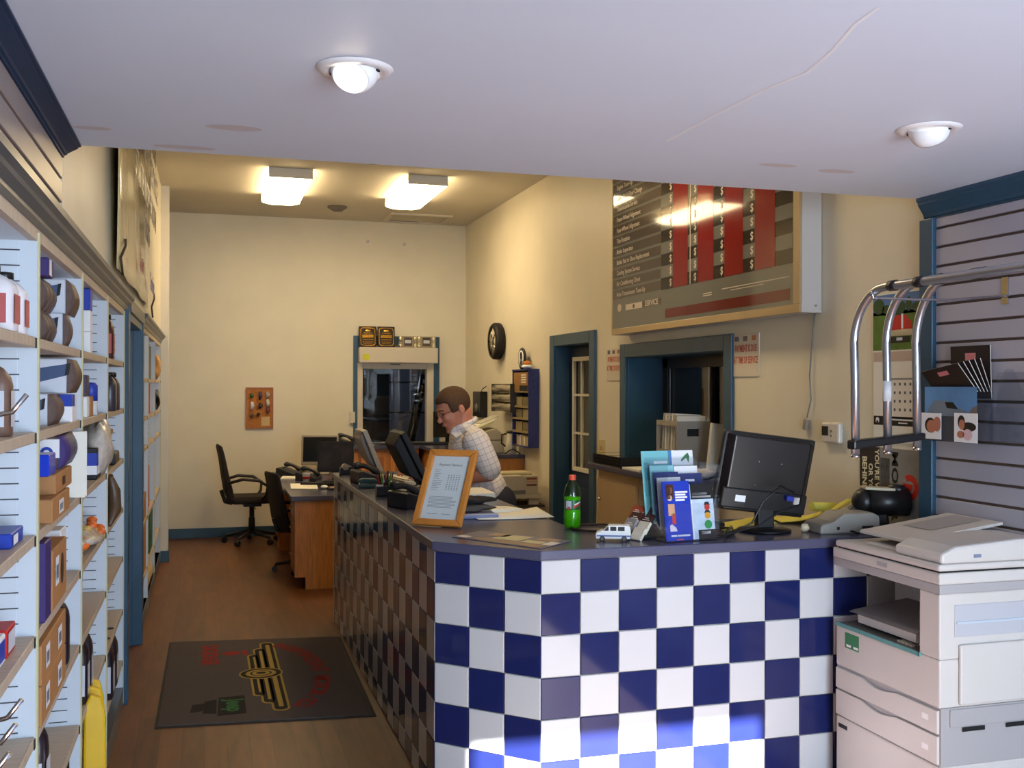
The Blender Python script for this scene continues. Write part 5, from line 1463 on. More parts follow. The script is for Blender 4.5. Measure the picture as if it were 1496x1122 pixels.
am = thing('card_terminal', 'grey adding machine on the counter beside the copier', 'adding machine', (2.56, 3.75, CT), R(-6))
mm = MB(M('terminal_grey', (152, 148, 140), .45))
mm.prism([(-.135, 0), (.135, 0), (.13, .07), (.10, .085), (-.03, .082), (-.075, .05), (-.13, .038)], -.06, .10, 'y')
mm.build('body', am, bevel=.008)
MB(black_p).box(-.062, -.050, -.0612, -.0598, .018, .030).build('port', am)
MB(black_p).box(.05, .10, -.0612, -.0598, .022, .032).build('vent', am)
MB(black_m).tube([(0, -.06, .012), (.0, -.085, .012), (.02, -.088, .004)], .004, 6).build('cable', am)
tg = lumpy(MB(M('tan_cap', (226, 208, 176), .4)), (0, 0, .018), (.02, .018, .016), 41).build('tan_knob', loc=(2.40, 3.79, CT)); tag(tg, 'small crumpled cream scrap between monitor and adding machine', 'scrap')

bt_ = thing('label_printer', 'bulky black desk machine with a cream top plate beside the copier', 'desk machine', (2.765, 3.79, CT), R(-14))
MB(black_m).ell((0, 0, .012), (.10, .07, .013)).build('foot', bt_)
MB(black_m).cbox((-.02, .0, .06), (.09, .07, .09), (0, R(-10), 0)).build('stem', bt_, bevel=.01)
MB(black_m).cyl((-.06, 0, .115), (.115, 0, .115), .062, n=24).ell((-.07, 0, .115), (.05, .055, .06)).build('drum', bt_)
MB(beige_m).cbox((-.01, -.0, .173), (.13, .07, .012), (0, R(3), 0)).build('top_plate', bt_, bevel=.003)
MB(black_m).cyl((.075, 0, .150), (.075, .0, .188), .035, n=18).build('reel', bt_)
MB(black_m).cbox((-.11, .0, .07), (.06, .04, .04), (0, R(35), 0)).build('nose', bt_, bevel=.006)

# office things along the long run of the counter
def paper(label, pts, z=.0, lift=0.0, mat=paper_m, name='paper_sheet', group=None):
    cx = sum(p[0] for p in pts) / len(pts); cy = sum(p[1] for p in pts) / len(pts)
    o = MB(mat).prism([(a - cx, b - cy) for a, b in pts], .0005, .0025 + lift, 'z').build(name, loc=(cx, cy, z))
    return tag(o, label, 'paper', group)
n = 10
vs, fs = [], []
for i in range(n + 1):
    for j in range(3):
        u = i / n
        vs.append((1.18 + .35 * u, 4.50 + .13 * j - .02 * u, CT + .003 + .055 * max(0, u - .55) ** 1.5 * (j / 2 + .2)))
for i in range(n):
    for j in range(2):
        a = i * 3 + j
        fs.append((a, a + 3, a + 4, a + 1))
o = MB(paper_m).add(vs, fs, True).build('paper_sheet'); s = o.modifiers.new('s', 'SOLIDIFY'); s.thickness = .002; s.offset = 1
tag(o, 'long white sheet with curled end on the counter behind the frame', 'paper')
paper('crumpled white sheet behind the black gloves', [(1.30, 4.72), (1.46, 4.74), (1.42, 4.86), (1.28, 4.90)], CT, .016)
paper('thick pad of white paper at the counter edge before the man', [(1.24, 5.26), (1.48, 5.30), (1.49, 5.62), (1.22, 5.62)], CT, .034)
tb = thing('blue_tray', 'shallow blue-grey tray on the counter behind the picture frame', 'tray', (1.16, 4.66, CT))
MB(M('tray_blue', (128, 138, 176), .35)).box(-.10, .13, -.11, .10, 0, .022).build('tray_body', tb, bevel=.01)
for k in range(2):
    g_ = lumpy(MB(M('glove_black', (34, 30, 30), .8) if k else M('glove_grey', (92, 84, 78), .8)), (0, 0, .018), (.12, .06, .017), 51 + k).build('work_glove', loc=(1.17 + .02 * k, 4.66 + .02 * k, CT + .0225 + .034 * k))
    tag(g_, ('grey work glove lying on the blue tray', 'black work glove on top of the grey glove')[k], 'glove')
ph_b = M('phone_charcoal', (44, 44, 50), .4)
def phone(label, loc, rz, mat=ph_b, tilt=R(24)):
    t = thing('desk_phone', label, 'telephone', loc, rz, group='desk telephones')
    MB(mat).prism([(-.095, 0), (.10, 0), (.10, .075), (.085, .082), (-.095, .022)], -.09, .11, 'y').build('base', t, bevel=.006)
    hs = []
    for i in range(9):
        u = i / 8
        hs.append((-.088 + .175 * u, -.062, .044 + .058 * u + .022 * sin(pi * u)))
    h_ = MB(mat).tube(hs, [.017, .024, .021, .016, .015, .016, .021, .025, .018], 10).build('handset', t)
    kp = MB(M('phone_keys', (120, 118, 116), .5))
    for a in range(4):
        for b in range(3):
            kp.cbox((-.045 + .026 * a, -.015 + .024 * b, .041 + .0083 * a), (.014, .016, .008), (0, R(-17), 0))
    stuff(kp.build('keypad', t))
    MB(M('phone_screen', (92, 100, 92), .2)).cbox((.065, .02, .079), (.04, .09, .004), (0, R(-17), 0)).build('display', t)
    pts = [(-.09 + .012 * math.cos(i * 1.1), -.085 - .03 * i / 14, .03 - .02 * i / 14 + .012 * math.sin(i * 1.1)) for i in range(15)]
    MB(mat).tube(pts, .0035, 5).build('coiled_cord', t)
    return t
phone('charcoal desk phone on the counter in front of the black monitor', (1.00, 5.12, CT), R(200))
phone('charcoal desk phone near the far end of the counter by the beige monitor', (.985, 6.46, CT), R(190))
def edge_monitor(label, x, y, mat, dk, wd, tilt, z0, zt, thick):
    t = thing('computer_monitor', label, 'monitor', (x, y, CT), 0)
    MB(mat).box(-.10, .10, -.10, .10, 0, .014).build('stand_base', t, bevel=.006)
    MB(mat).cbox((-.02, 0, .06), (.04, .08, .11)).build('stand_neck', t, bevel=.006)
    X_ = Matrix.Translation((0, 0, z0)) @ Euler((0, tilt, 0)).to_matrix().to_4x4()
    h = zt
    MB(mat, X_).box(-.02, .012, -wd / 2, wd / 2, 0, h).build('screen_bezel', t, bevel=.005)
    MB(mat, X_).prism([(-.02, .03), (-.02 - thick, .10), (-.02 - thick, h - .04), (-.02, h)], -wd / 2 + .03, wd / 2 - .03, 'y').build('back_shell', t, bevel=.008)
    MB(M('dark_screen', (12, 12, 14), .15), X_).box(.012, .013, -wd / 2 + .02, wd / 2 - .02, .03, h - .02).build('screen', t)
    MB(dk, X_).cbox((-.021, -wd / 2 + .06, .05), (.003, .04, .03)).build('badge', t)
    return t
edge_monitor('grey tilted monitor seen edge-on at the far end of the counter', 1.09, 6.80, M('monitor_beige', (162, 156, 148), .45), grey_m, .36, R(-22), .05, .29, .03)
edge_monitor('black tilted monitor seen edge-on in front of the man', 1.17, 5.66, M('monitor_black', (20, 17, 19), .65), grey_m, .38, R(-27), .06, .33, .055)
kb = thing('keyboard', 'beige computer keyboard under the hand of the man', 'keyboard', (1.20, 6.42, CT), R(8))
MB(beige_m).prism([(-.08, 0), (.08, 0), (.08, .014), (-.08, .03)], -.22, .22, 'y').build('case', kb, bevel=.004)
k_ = MB(M('keycap', (222, 212, 184), .5))
for a in range(5):
    for b in range(20):
        k_.cbox((-.06 + .026 * a, -.205 + .0213 * b, .034 - .0026 * a), (.019, .017, .008))
stuff(k_.build('keys', kb))
stp = thing('stapler', 'green and silver stapler on the counter edge', 'stapler', (.92, 6.11, CT), R(8))
MB(M('stapler_teal', (46, 78, 84), .3)).box(-.055, .055, -.02, .02, .0, .022).build('base', stp, bevel=.008)
MB(M('stapler_teal', (46, 78, 84), .3)).prism([(-.055, .03), (.06, .03), (.05, .055), (-.03, .06), (-.055, .05)], -.018, .018, 'y').build('top_arm', stp, bevel=.008)
MB(chrome_m).box(-.05, .055, -.012, .012, .022, .031).build('staple_rail', stp)
pc = thing('pen_cup', 'dark desk organiser holding pens and a green marker', 'pen cup', (.94, 5.66, CT))
MB(black_m).prism([(-.04, -.035), (.045, -.035), (.045, .035), (-.04, .035)], 0, .055, 'z').build('cup', pc, bevel=.006)
MB(white_p).box(-.042, -.005, -.030, .0, .055, .062).build('note_block', pc)
for k in range(8):
    mt = (M('pen_red', (170, 40, 40), .4), black_m, M('pen_green', (110, 160, 50), .35), chrome_m)[k % 4]
    px = -.02 + .008 * k; t_ = MB(mt).tube([(.94 + px, 5.67 - .02 + .006 * (k % 5), CT + .05), (.94 + px * 1.6, 5.68 + .008 * (k % 3), CT + .115 + .008 * (k % 3))], .0045, 7).build('pen')
    tag(t_, '%s %s pen in the dark desk organiser, counted from the aisle' % (ORD[k], ('red', 'black', 'green', 'chrome')[k % 4]), 'pen', 'pens in the desk organiser')
mk = MB(M('marker_green', (126, 176, 60), .3)).lathe([(.014, 0), (.016, .004), (.016, .06), (.01, .066), (0, .066)], n=14).build('glue_stick', loc=(.99, 5.60, CT)); tag(mk, 'green glue stick standing beside the desk organiser', 'glue stick')
td = thing('tape_dispenser', 'blue-grey tape dispenser at the far counter end', 'tape dispenser', (.925, 7.10, CT), R(5))
MB(M('tape_blue', (70, 78, 104), .35)).prism([(-.05, 0), (.05, 0), (.05, .03), (.03, .055), (-.01, .062), (-.045, .045)], -.02, .02, 'y').build('body', td, bevel=.006)
MB(M('tape_roll', (206, 190, 160), .3)).cyl((-.01, -.022, .05), (-.01, .022, .05), .022, n=18).build('tape_roll', td)
rd = thing('red_pens', 'small pot of red pens by the tape dispenser', 'pen pot', (.965, 6.95, CT))
MB(black_m).lathe([(.02, 0), (.022, .04), (.02, .042), (.018, .004)], n=14).build('pot', rd)
for k in range(5):
    MB(M('pen_orange', (196, 84, 50), .4)).tube([(0, 0, .03), (.02 * cos(k * 1.3), .02 * sin(k * 1.3), .075)], .005, 6).build('pen', rd)
for k in range(5):
    t = MB((black_m, grey_m, M('tool_dark', (40, 38, 44), .4))[k % 3]).tube([(.94 + .015 * k, 5.30 - .08 * k, CT + .009), (1.0 + .015 * k, 5.26 - .08 * k, CT + .012), (1.03 + .012 * k, 5.34 - .08 * k, CT + .009)], .006, 6).build('desk_clutter_item')
    tag(t, '%s small dark cable on the counter, counted from the organiser towards the frame' % ORD[k], 'clutter', 'small dark clutter on the counter')
sc = thing('barcode_scanner', 'black hand scanner lying on the counter beside the phone', 'scanner', (1.08, 5.42, CT), R(25))
MB(black_m).tube([(-.07, 0, .03), (.0, 0, .055), (.06, 0, .05)], [.02, .026, .03], 10).ell((.07, 0, .05), (.03, .04, .03)).build('scanner_body', sc)
# ================================================================ floor mat with printed marks
mt_ = thing('floor_mat', 'dark grey entrance mat with a gold winged emblem in the aisle', 'mat', (.30, 6.0, 0))
MP = [(-.215, 5.235), (.803, 5.128), (.832, 6.774), (-.202, 6.915)]
mat_m = M('mat_pile', (80, 70, 69), .95, noise=.16, scale=160, bump=.3)
MB(mat_m).prism([(a - .30, b - 6.0) for a, b in MP], .003, .010, 'z').build('pile', mt_)
MB(M('mat_rubber', (34, 30, 30), .7)).prism([((a - .30) * 1.03, (b - 6.0) * 1.02) for a, b in MP], .0005, .004, 'z').build('rubber_edge', mt_)
mgold = M('mat_gold', (164, 134, 58), .9); mblk = M('mat_black', (30, 24, 20), .95); mred = M('mat_red', (146, 28, 28), .9); mgrn = M('mat_green', (50, 104, 56), .9)
def mp_(x, y, z): return (x - .30, y - 6.0, z)
# winged emblem: wings run along Y
def feather(x0, x1, y0, y1, mt, z):
    n = 6
    s = 1 if y1 > y0 else -1
    r = (x1 - x0) / 2
    pts = [(x0, y0), (x1, y0)] + [((x0 + x1) / 2 + r * cos(pi * i / n), y1 - s * r + s * r * sin(pi * i / n)) for i in range(n + 1)]
    return MB(mt).poly([mp_(a, b, z) for a, b in pts])
em = [(.340, .405, 1.0), (.295, .352, .80), (.255, .307, .60)]
for sgn in (1, -1):
    for x0, x1, l in em:
        yc = 6.02
        L_ = .70 * l if sgn > 0 else .70 * l
        feather(x0 - .012, x1 + .012, yc, yc + sgn * (L_ + .02), mgold, .0108).build('wing_outline', mt_)
        feather(x0, x1, yc, yc + sgn * L_, mblk, .0112).build('wing_feather', mt_)
        feather(x0 + .022, x1 - .018, yc, yc + sgn * (L_ - .05), mgold, .0116).build('wing_shaft', mt_)
for rx, ry, mt, z in ((.122, .115, mgold, .0120), (.112, .102, mblk, .0124), (.085, .078, mgold, .0128), (.06, .055, mblk, .0132), (.05, .045, mgold, .0136), (.028, .022, mblk, .0140)):
    MB(mt).poly([mp_(.305 + rx * cos(a), 6.02 + ry * sin(a), z) for a in [2 * pi * i / 26 for i in range(26)]]).build('medallion', mt_)
ar = MB(mred)
word = 'INDEPENDENT MOTOR CO.'
for i, ch in enumerate(word):
    if ch == ' ': continue
    a = R(66 - 128 * i / (len(word) - 1))
    cx, cy = .30 + .33 * cos(a), 5.98 + .72 * sin(a)
    t_ = Vector((.33 * sin(a), -.72 * cos(a), 0)).normalized()
    n_ = Vector((0, 0, 1)).cross(t_)
    vs, fs = text_mesh(ch, .125, .0003, 'CENTER', .003)
    fmx = frame_mtx(mp_(cx, cy, .0112), t_, n_)
    ar.add([fmx @ Vector(v) for v in vs], fs, False)
stuff(ar.build('arc_lettering', mt_))
dg = MB(mred).text('DODGE', frame_mtx(mp_(.025, 6.52, .0112), (0, -1, 0), (1, 0, 0)), .13, depth=.0003, bold=.006)
stuff(dg.build('red_lettering', mt_))
MB(mred).poly([mp_(.155 + .055 * cos(a), 6.52 + .05 * sin(a), .0112) for a in [2 * pi * i / 12 for i in range(12)]]).build('red_crest', mt_)
MB(mred).poly([mp_(.22, 6.45, .0112), mp_(.25, 6.45, .0112), mp_(.25, 6.57, .0112), mp_(.22, 6.57, .0112)]).build('red_crest_top', mt_)
MB(mblk).poly([mp_(.06, 5.30, .0110), mp_(.20, 5.31, .0110), mp_(.20, 5.62, .0110), mp_(.07, 5.61, .0110)]).build('vehicle_body', mt_)
MB(mblk).poly([mp_(-.01, 5.36, .0110), mp_(.055, 5.34, .0110), mp_(.06, 5.58, .0110), mp_(-.0, 5.56, .0110)]).poly([mp_(-.07, 5.39, .0110), mp_(-.01, 5.40, .0110), mp_(-.0, 5.53, .0110), mp_(-.06, 5.52, .0110)]).build('vehicle_front', mt_)
stuff(MB(mgrn).text('Jeep', frame_mtx(mp_(.145, 5.46, .0113), (0, -1, 0), (1, 0, 0)), .12, depth=.0003, bold=.004).build('green_lettering', mt_))

# ================================================================ desk on the left of the back room
DZ = .755
dk = thing('office_desk', 'oak office desk with navy top and drawers behind the counter', 'desk', (.69, 8.45, 0))
MB(oak_m).prism([(0, .10), (.085, .10), (.085, 0), (.66, 0), (.66, .715), (0, .715)], 0, .02, 'y').build('side_panel', dk)
MB(oak_m).box(.02, .66, .02, .46, .10, .715).build('drawer_pedestal', dk)
MB(oak_m).box(.02, .66, 2.1, 2.4, .0, .715).build('drawer_pedestal', dk)
MB(oakd_m).box(.62, .66, .46, 2.1, .1, .715).build('modesty_panel', dk)
for k, (z0, z1) in enumerate(((.12, .40), (.41, .55), (.56, .70))):
    for y0, y1 in ((.03, .45), (2.11, 2.39)):
        dr_ = MB(oakd_m).box(0, .02, y0, y1, z0, z1).build('drawer', dk, bevel=.004)
        MB(M('pull_brass', (196, 168, 110), .3, metal=.6)).tube([(-.002, (y0 + y1) / 2 - .05, (z0 + z1) / 2), (-.022, (y0 + y1) / 2 - .035, (z0 + z1) / 2), (-.022, (y0 + y1) / 2 + .035, (z0 + z1) / 2), (-.002, (y0 + y1) / 2 + .05, (z0 + z1) / 2)], .005, 6).build('pull', dr_)
dt = MB(lam_m).box(.655, 1.37, 8.42, 10.88, .715, DZ).build('desktop', bevel=.004); tag(dt, 'navy laminate desktop on the oak office desk', 'desktop')

def office_chair(label, loc, rz):
    t = thing('office_chair', label, 'office chair', loc, rz, group='black office chairs')
    fab = M('chair_fabric', (34, 29, 29), .8, noise=.15, scale=90)
    # seat pad
    MB(fab).prism([(-.24 + .03 * cos(0), -.22), (.20, -.23), (.25, -.17), (.26, 0), (.25, .17), (.20, .23), (-.21, .22), (-.25, .12), (-.25, -.12)], .425, .50, 'z').build('seat', t, bevel=.03, seg=3)
    prof = [(-.235, .44), (-.275, .55), (-.30, .70), (-.325, .88), (-.35, 1.0), (-.345, 1.035), (-.315, 1.02), (-.29, .93), (-.255, .76), (-.215, .60), (-.19, .47)]
    MB(fab).prism(prof, -.20, .20, 'y', True).build('backrest', t, bevel=.035, seg=3)
    MB(black_m).tube([(-.20, 0, .42), (-.27, 0, .44), (-.31, 0, .56)], .022, 8).build('back_strut', t)
    for s in (-1, 1):
        MB(black_m).tube([(-.26, s * .22, .645), (-.12, s * .25, .685), (.04, s * .265, .67), (.13, s * .255, .61), (.12, s * .24, .52), (.06, s * .2, .44)], .016, 8).build('armrest', t)
    MB(black_m).box(-.09, .09, -.09, .09, .385, .425).build('mechanism', t, bevel=.008)
    MB(chrome_m).tube([(.0, -.09, .40), (.02, -.17, .37)], .006, 6).build('lever', t)
    MB(black_m).lathe([(.035, .13), (.032, .26), (.026, .27), (.026, .39)], n=16).build('gas_column', t)
    for k in range(5):
        a = 2 * pi * k / 5 + .3
        leg = MB(black_m).tube([(.03 * cos(a), .03 * sin(a), .12), (.27 * cos(a), .27 * sin(a), .075)], [.024, .016], 8).build('leg', t)
        MB(black_m).cyl((.28 * cos(a) - .02 * sin(a), .28 * sin(a) + .02 * cos(a), .03), (.28 * cos(a) + .02 * sin(a), .28 * sin(a) - .02 * cos(a), .03), .03, n=14).cyl((.28 * cos(a), .28 * sin(a), .03), (.275 * cos(a), .275 * sin(a), .08), .009, n=8).build('caster', leg)
    return t
office_chair('black office chair with armrests against the back wall beside the desk', (.465, 11.12, 0), R(4))
ch2 = office_chair('black office chair pushed under the desk near the counter end', (.83, 9.32, 0), R(14))
ch2.scale = (.86, .86, .86)

def flat_monitor(label, loc, rz, mat, w, h, tilt, scr):
    t = thing('computer_monitor', label, 'monitor', loc, rz)
    MB(mat).box(-.10, .10, -.09, .09, 0, .014).build('stand_base', t, bevel=.006)
    MB(mat).cbox((0, .02, .06), (.06, .03, .10)).build('stand_neck', t)
    X_ = Matrix.Translation((0, 0, .09)) @ Euler((tilt, 0, 0)).to_matrix().to_4x4()
    MB(mat, X_).box(-w / 2, w / 2, 0, .04, 0, h).build('bezel', t, bevel=.006)
    MB(scr, X_).box(-w / 2 + .018, w / 2 - .018, -.001, 0, .032, h - .018).build('screen', t)
    return t
flat_monitor('grey-framed monitor with a dark screen on the desk by the back wall', (1.10, 10.52, DZ), R(-12), M('bezel_grey', (150, 142, 132), .45), .37, .30, R(-9), M('dark_screen', (12, 12, 14), .15))
flat_monitor('black monitor showing a dim dark picture on the near part of the desk', (1.15, 9.62, DZ), R(-14), black_m, .33, .285, R(-6), M('dim_screen', (52, 46, 44), .2, noise=.5, scale=9))
phone('black desk phone at the far end of the desk by the wall', (.80, 10.42, DZ), R(150))
phone('black desk phone in the middle of the desk beside the cup', (.93, 9.86, DZ), R(160))
paper('white paper on the far part of the desk', [(.68, 9.98), (.86, 9.94), (.89, 10.2), (.72, 10.25)], DZ, .008)
paper('white paper pad on the near part of the desk', [(.70, 9.0), (.92, 8.92), (.96, 9.42), (.73, 9.46)], DZ, .006)
cp = thing('paper_cup', 'white paper cup with red print on the desk', 'cup', (.885, 9.62, DZ))
MB(white_p).lathe([(.028, 0), (.038, .085), (.040, .087), (.036, .083), (.026, .004)], n=18).build('cup_wall', cp)
MB(red_p).lathe([(.0325, .03), (.0352, .055)], n=18).build('red_band', cp)
kb2 = thing('keyboard', 'dark keyboard lying on the desk before the black monitor', 'keyboard', (1.02, 9.32, DZ), R(70))
MB(black_m).prism([(-.08, 0), (.08, 0), (.08, .012), (-.08, .024)], -.2, .2, 'y').build('case', kb2, bevel=.004)
kk = MB(M('key_dark', (60, 58, 58), .5))
for a in range(5):
    for b in range(18):
        kk.cbox((-.06 + .027 * a, -.185 + .0217 * b, .0265 - .002 * a), (.019, .017, .006))
stuff(kk.build('keys', kb2))
ms = MB(white_p).ell((0, 0, .016), (.032, .05, .016)).build('computer_mouse', loc=(.98, 8.98, DZ + .0005)); tag(ms, 'pale computer mouse on the near end of the desk', 'mouse')
nb = MB(black_m).box(-.06, .06, -.08, .08, 0, .02).use(M('photo_tan', (186, 140, 110), .5)).box(-.04, .045, -.06, .06, .02, .024).build('note_box', loc=(1.06, 8.88, DZ), bevel=.003); tag(nb, 'small black tray with a tan note at the desk end', 'tray')

# ================================================================ back counter things
phone('black desk phone on the back counter left of the window', (1.46, 11.28, 1.0), R(170))
yn = MB(M('yellow_pencil', (206, 172, 60), .5)).box(0, .12, 0, .025, 0, .008).build('yellow_marker', loc=(1.62, 11.08, 1.0005)); tag(yn, 'yellow marker lying on the back counter', 'marker')
kb3 = MB(black_m).prism([(-.22, 0), (.22, 0), (.22, .02), (-.22, .03)], -.08, .08, 'y').build('keyboard', loc=(2.35, 11.14, 1.0), bevel=.006); tag(kb3, 'black keyboard on the back counter below the window', 'keyboard')
bm2 = thing('computer_monitor', 'black monitor half hidden behind the man at the back counter', 'monitor', (2.62, 11.32, 1.0), R(20))
MB(black_m).box(-.1, .1, -.08, .08, 0, .015).box(-.03, .03, 0, .03, .015, .1).build('stand', bm2)
MB(black_m).box(-.2, .2, -.02, .02, .07, .36).build('bezel', bm2, bevel=.006)
MB(M('dark_screen', (12, 12, 14), .15)).box(-.18, .18, -.0212, -.02, .09, .34).build('screen', bm2)
fx = thing('fax_machine', 'beige printer with papers on top on the side counter behind the man', 'printer', (2.62, 9.72, 1.0))
MB(beige_m).box(-.15, .14, -.16, .16, 0, .12).build('lower_body', fx, bevel=.012)
MB(beige_m).prism([(-.15, .12), (.14, .12), (.14, .17), (.06, .24), (-.10, .20), (-.15, .15)], -.16, .16, 'y').build('upper_body', fx, bevel=.012)
MB(grey_m).box(-.12, .10, -.1615, -.1595, .122, .128).build('paper_slot', fx)
for k in range(4):
    t = MB((M('paper_green', (196, 200, 120), .6), paper_m, paper_m, M('paper_grey', (180, 176, 160), .6))[k]).cbox((2.56 + .025 * k, 9.70 + .02 * k, 1.262 + .018 * k), (.2, .24, .006), (0, R(-22), 0)).build('loose_paper')
    tag(t, ('greenish sheet lowest on the beige printer', 'second white sheet piled on the beige printer', 'third white sheet piled on the beige printer', 'grey sheet topmost on the beige printer')[k], 'paper', 'papers on the beige printer')
jg = thing('coffee_carafe', 'white plastic jug with dark lid by the blue wall rack', 'jug', (2.79, 9.45, 1.0))
MB(M('jug_cream', (214, 204, 180), .4)).lathe([(.05, 0), (.056, .01), (.052, .12), (.042, .18), (.04, .195)], n=20).build('jug_body', jg)
MB(black_m).lathe([(.043, .195), (.043, .21), (.02, .22), (0, .222)], n=20).build('lid', jg)
MB(black_m).tube([(-.045, 0, .19), (-.09, 0, .18), (-.09, 0, .10), (-.052, 0, .07)], .008, 6).build('handle', jg)
cw = MB(black_m).tube([(2.70, 9.34, 1.006), (2.74, 9.36, 1.03), (2.78, 9.345, 1.05), (2.83, 9.34, 1.02), (2.85, 9.36, 1.006)], .006, 6).build('cable_loop'); tag(cw, 'black cable loop at the end of the side counter', 'cable')

# printer on a stand below the blue rack
ps = thing('printer_stand', 'low beige stand under the printer below the blue rack', 'stand', (2.30, 8.62, 0))
for a in (.02, .42):
    for b in (.02, .32):
        MB(beige_m).box(a, a + .09, b, b + .05, 0, .66).build('leg', ps)
MB(M('stand_shelf', (60, 52, 46), .6)).box(-.02, .55, -.02, .40, .585, .605).build('lower_shelf', ps)
MB(beige_m).box(0, .53, 0, .38, .66, .70).build('top', ps)
MB(dark_m).box(.0, .40, .36, .38, .06, .585).build('back_panel', ps)
pr_ = thing('dot_matrix_printer', 'wide beige printer on the stand beside the door', 'printer', (2.28, 8.62, .70))
MB(beige_m).prism([(.0, 0), (.40, 0), (.40, .155), (.37, .165), (0, .165)], 0, .34, 'y').build('printer_body', pr_, bevel=.01)
MB(beige_m).box(.40, .52, .01, .33, .0, .16).build('control_end', pr_, bevel=.006)
for k, c in enumerate(((150, 84, 56), (206, 160, 126), (120, 84, 66))):
    MB(M('prn_slot_%d' % k, c, .5)).box(.415, .505, .006, .011, .125 - .028 * k, .143 - .028 * k).build('panel_slot', pr_)
MB(M('prn_cover', (206, 192, 150), .45)).box(.20, .48, .06, .28, .165, .185).build('lid', pr_, bevel=.006)
MB(grey_m).box(-.0, .40, -.003, .0, .0, .035).build('front_lip', pr_)

# ================================================================ workshop behind the back pane
gd = thing('garage_door', 'ribbed pale overhead door seen dimly through the back window', 'garage door', (2.45, 14.25, 0))
for k in range(6):
    MB(M('garage_panel', (130, 130, 150), .6)).box(0, .80, 0, .04, .02 + .42 * k, .42 + .42 * k).build('panel', gd, bevel=.01)
lf = thing('lift_post', 'glossy black slanted post seen through the back window', 'post', (2.28, 12.6, 0))
MB(M('gloss_black', (8, 8, 12), .08)).tube([(0, 0, 0.02), (.03, 0, .4), (.42, 0, 2.3)], .055, 14).build('post', lf)
MB(chrome_m).cbox((.335, -.06, 1.70), (.10, .02, .05)).build('clamp', lf)
add_light('workshop_fill_light', 'AREA', (1.6, 13.2, 2.85), 9.0, (.8, .88, 1.0), shape='RECTANGLE', size=.3, size_y=1.2)  # added fill with no visible source, lifts the dark room behind the pane

# ================================================================ the man behind the counter
def blend(name, mb, parent, vox, it=6):
    o = mb.build(name, parent)
    r = o.modifiers.new('remesh', 'REMESH'); r.mode = 'VOXEL'; r.voxel_size = vox; r.use_smooth_shade = True
    s = o.modifiers.new('smooth', 'SMOOTH'); s.factor = .5; s.iterations = it
    return o
def limb(mb, pts, rs, n=14):
    """tapered limb with rounded ends"""
    mb.tube(pts, rs, n)
    for p, r in zip(pts, rs):
        mb.ell(p, (r, r, r), n, 10)
    return mb
man = thing('person', 'man with short brown hair and glasses in a checked short-sleeved shirt typing', 'person', (1.78, 6.22, 0))
def W(x, y, z): return Vector((x - 1.78 - TS * min(1, max(0, (z - .8) / .3)), y - 6.22, z + TL * min(1, max(0, (z - 1.0) / .3))))
TS, TL = 0.0, 0.0
def W0(x, y, z): return Vector((x - 1.78, y - 6.22, z))
skin = M('skin', (202, 130, 102), .5, noise=.05, scale=20)
HM = Matrix.Translation(W(1.463, 6.20, 1.52)) @ Euler((0, R(-26), R(6))).to_matrix().to_4x4() @ Matrix.Scale(1.07, 4)
TS, TL = .085, .022
def H(x, y, z): return HM @ Vector((x, y, z))
hr = Euler((0, R(-26), R(6)))
b = MB(skin)
def E(c, r):
    b.ell(H(*c), tuple(1.07 * q for q in r), 18, 12, hr)
E((.0, 0, .015), (.098, .076, .090))            # cranium
E((-.045, 0, -.045), (.056, .060, .075))        # face
E((-.062, 0, -.105), (.036, .040, .034))        # jaw
E((-.088, 0, -.118), (.016, .020, .016))        # chin
E((-.094, 0, -.076), (.014, .024, .012))        # lips
E((-.112, 0, -.040), (.016, .013, .016))        # nose tip
E((-.100, 0, -.018), (.013, .010, .026))        # nose bridge
E((-.088, 0, .016), (.016, .046, .013))         # brow
for s in (-1, 1):
    E((-.075, s * .036, -.035), (.024, .022, .024))   # cheek
    E((.012, s * .078, -.022), (.019, .010, .031))    # ear
    E((.008, s * .080, -.042), (.010, .008, .012))    # ear lobe
limb(b, [H(.03, 0, -.06), W(1.60, 6.21, 1.385), W(1.63, 6.215, 1.33)], [.062, .063, .070])
limb(b, [W(1.65, 6.22, 1.22), W(1.72, 6.22, 1.0)], [.10, .09])
# left arm (near side) down to the keyboard
limb(b, [W(1.655, 6.04, 1.285), W(1.70, 6.0, 1.19), W(1.722, 5.99, 1.112)], [.058, .052, .043])
limb(b, [W(1.722, 5.99, 1.105), W(1.58, 6.08, 1.08), W0(1.34, 6.22, 1.088)], [.043, .041, .027])
# right arm (far side)
limb(b, [W(1.655, 6.40, 1.285), W(1.70, 6.46, 1.20), W(1.70, 6.47, 1.115)], [.058, .052, .043])
limb(b, [W(1.70, 6.47, 1.108), W(1.56, 6.48, 1.09), W0(1.32, 6.50, 1.092)], [.043, .041, .027])
def hand(wx, wy, wz, dirx, diry, thumb):
    d = Vector((dirx, diry, 0)).normalized(); n = Vector((-d.y, d.x, 0))
    w = W0(wx, wy, wz)
    b.ell(w + d * .045 + Vector((0, 0, .002)), (.046, .040, .016), 14, 8, Euler((0, R(8), math.atan2(-d.y, -d.x))))
    for k, (o, l) in enumerate(((-.030, .060), (-.010, .070), (.011, .066), (.030, .052))):
        p0 = w + d * .075 + n * o; p1 = p0 + d * l * .45 + Vector((0, 0, .012)); p2 = p1 + d * l * .4 + Vector((0, 0, -.014)); p3 = p2 + d * l * .22 + Vector((0, 0, -.018))
        limb(b, [p0, p1, p2, p3], [.0092, .0088, .0082, .0072], 8)
    q0 = w + d * .02 + n * thumb * .03; q1 = q0 + d * .035 + n * thumb * .022; q2 = q1 + d * .03 + Vector((0, 0, -.012))
    limb(b, [q0, q1, q2], [.012, .0105, .009], 8)
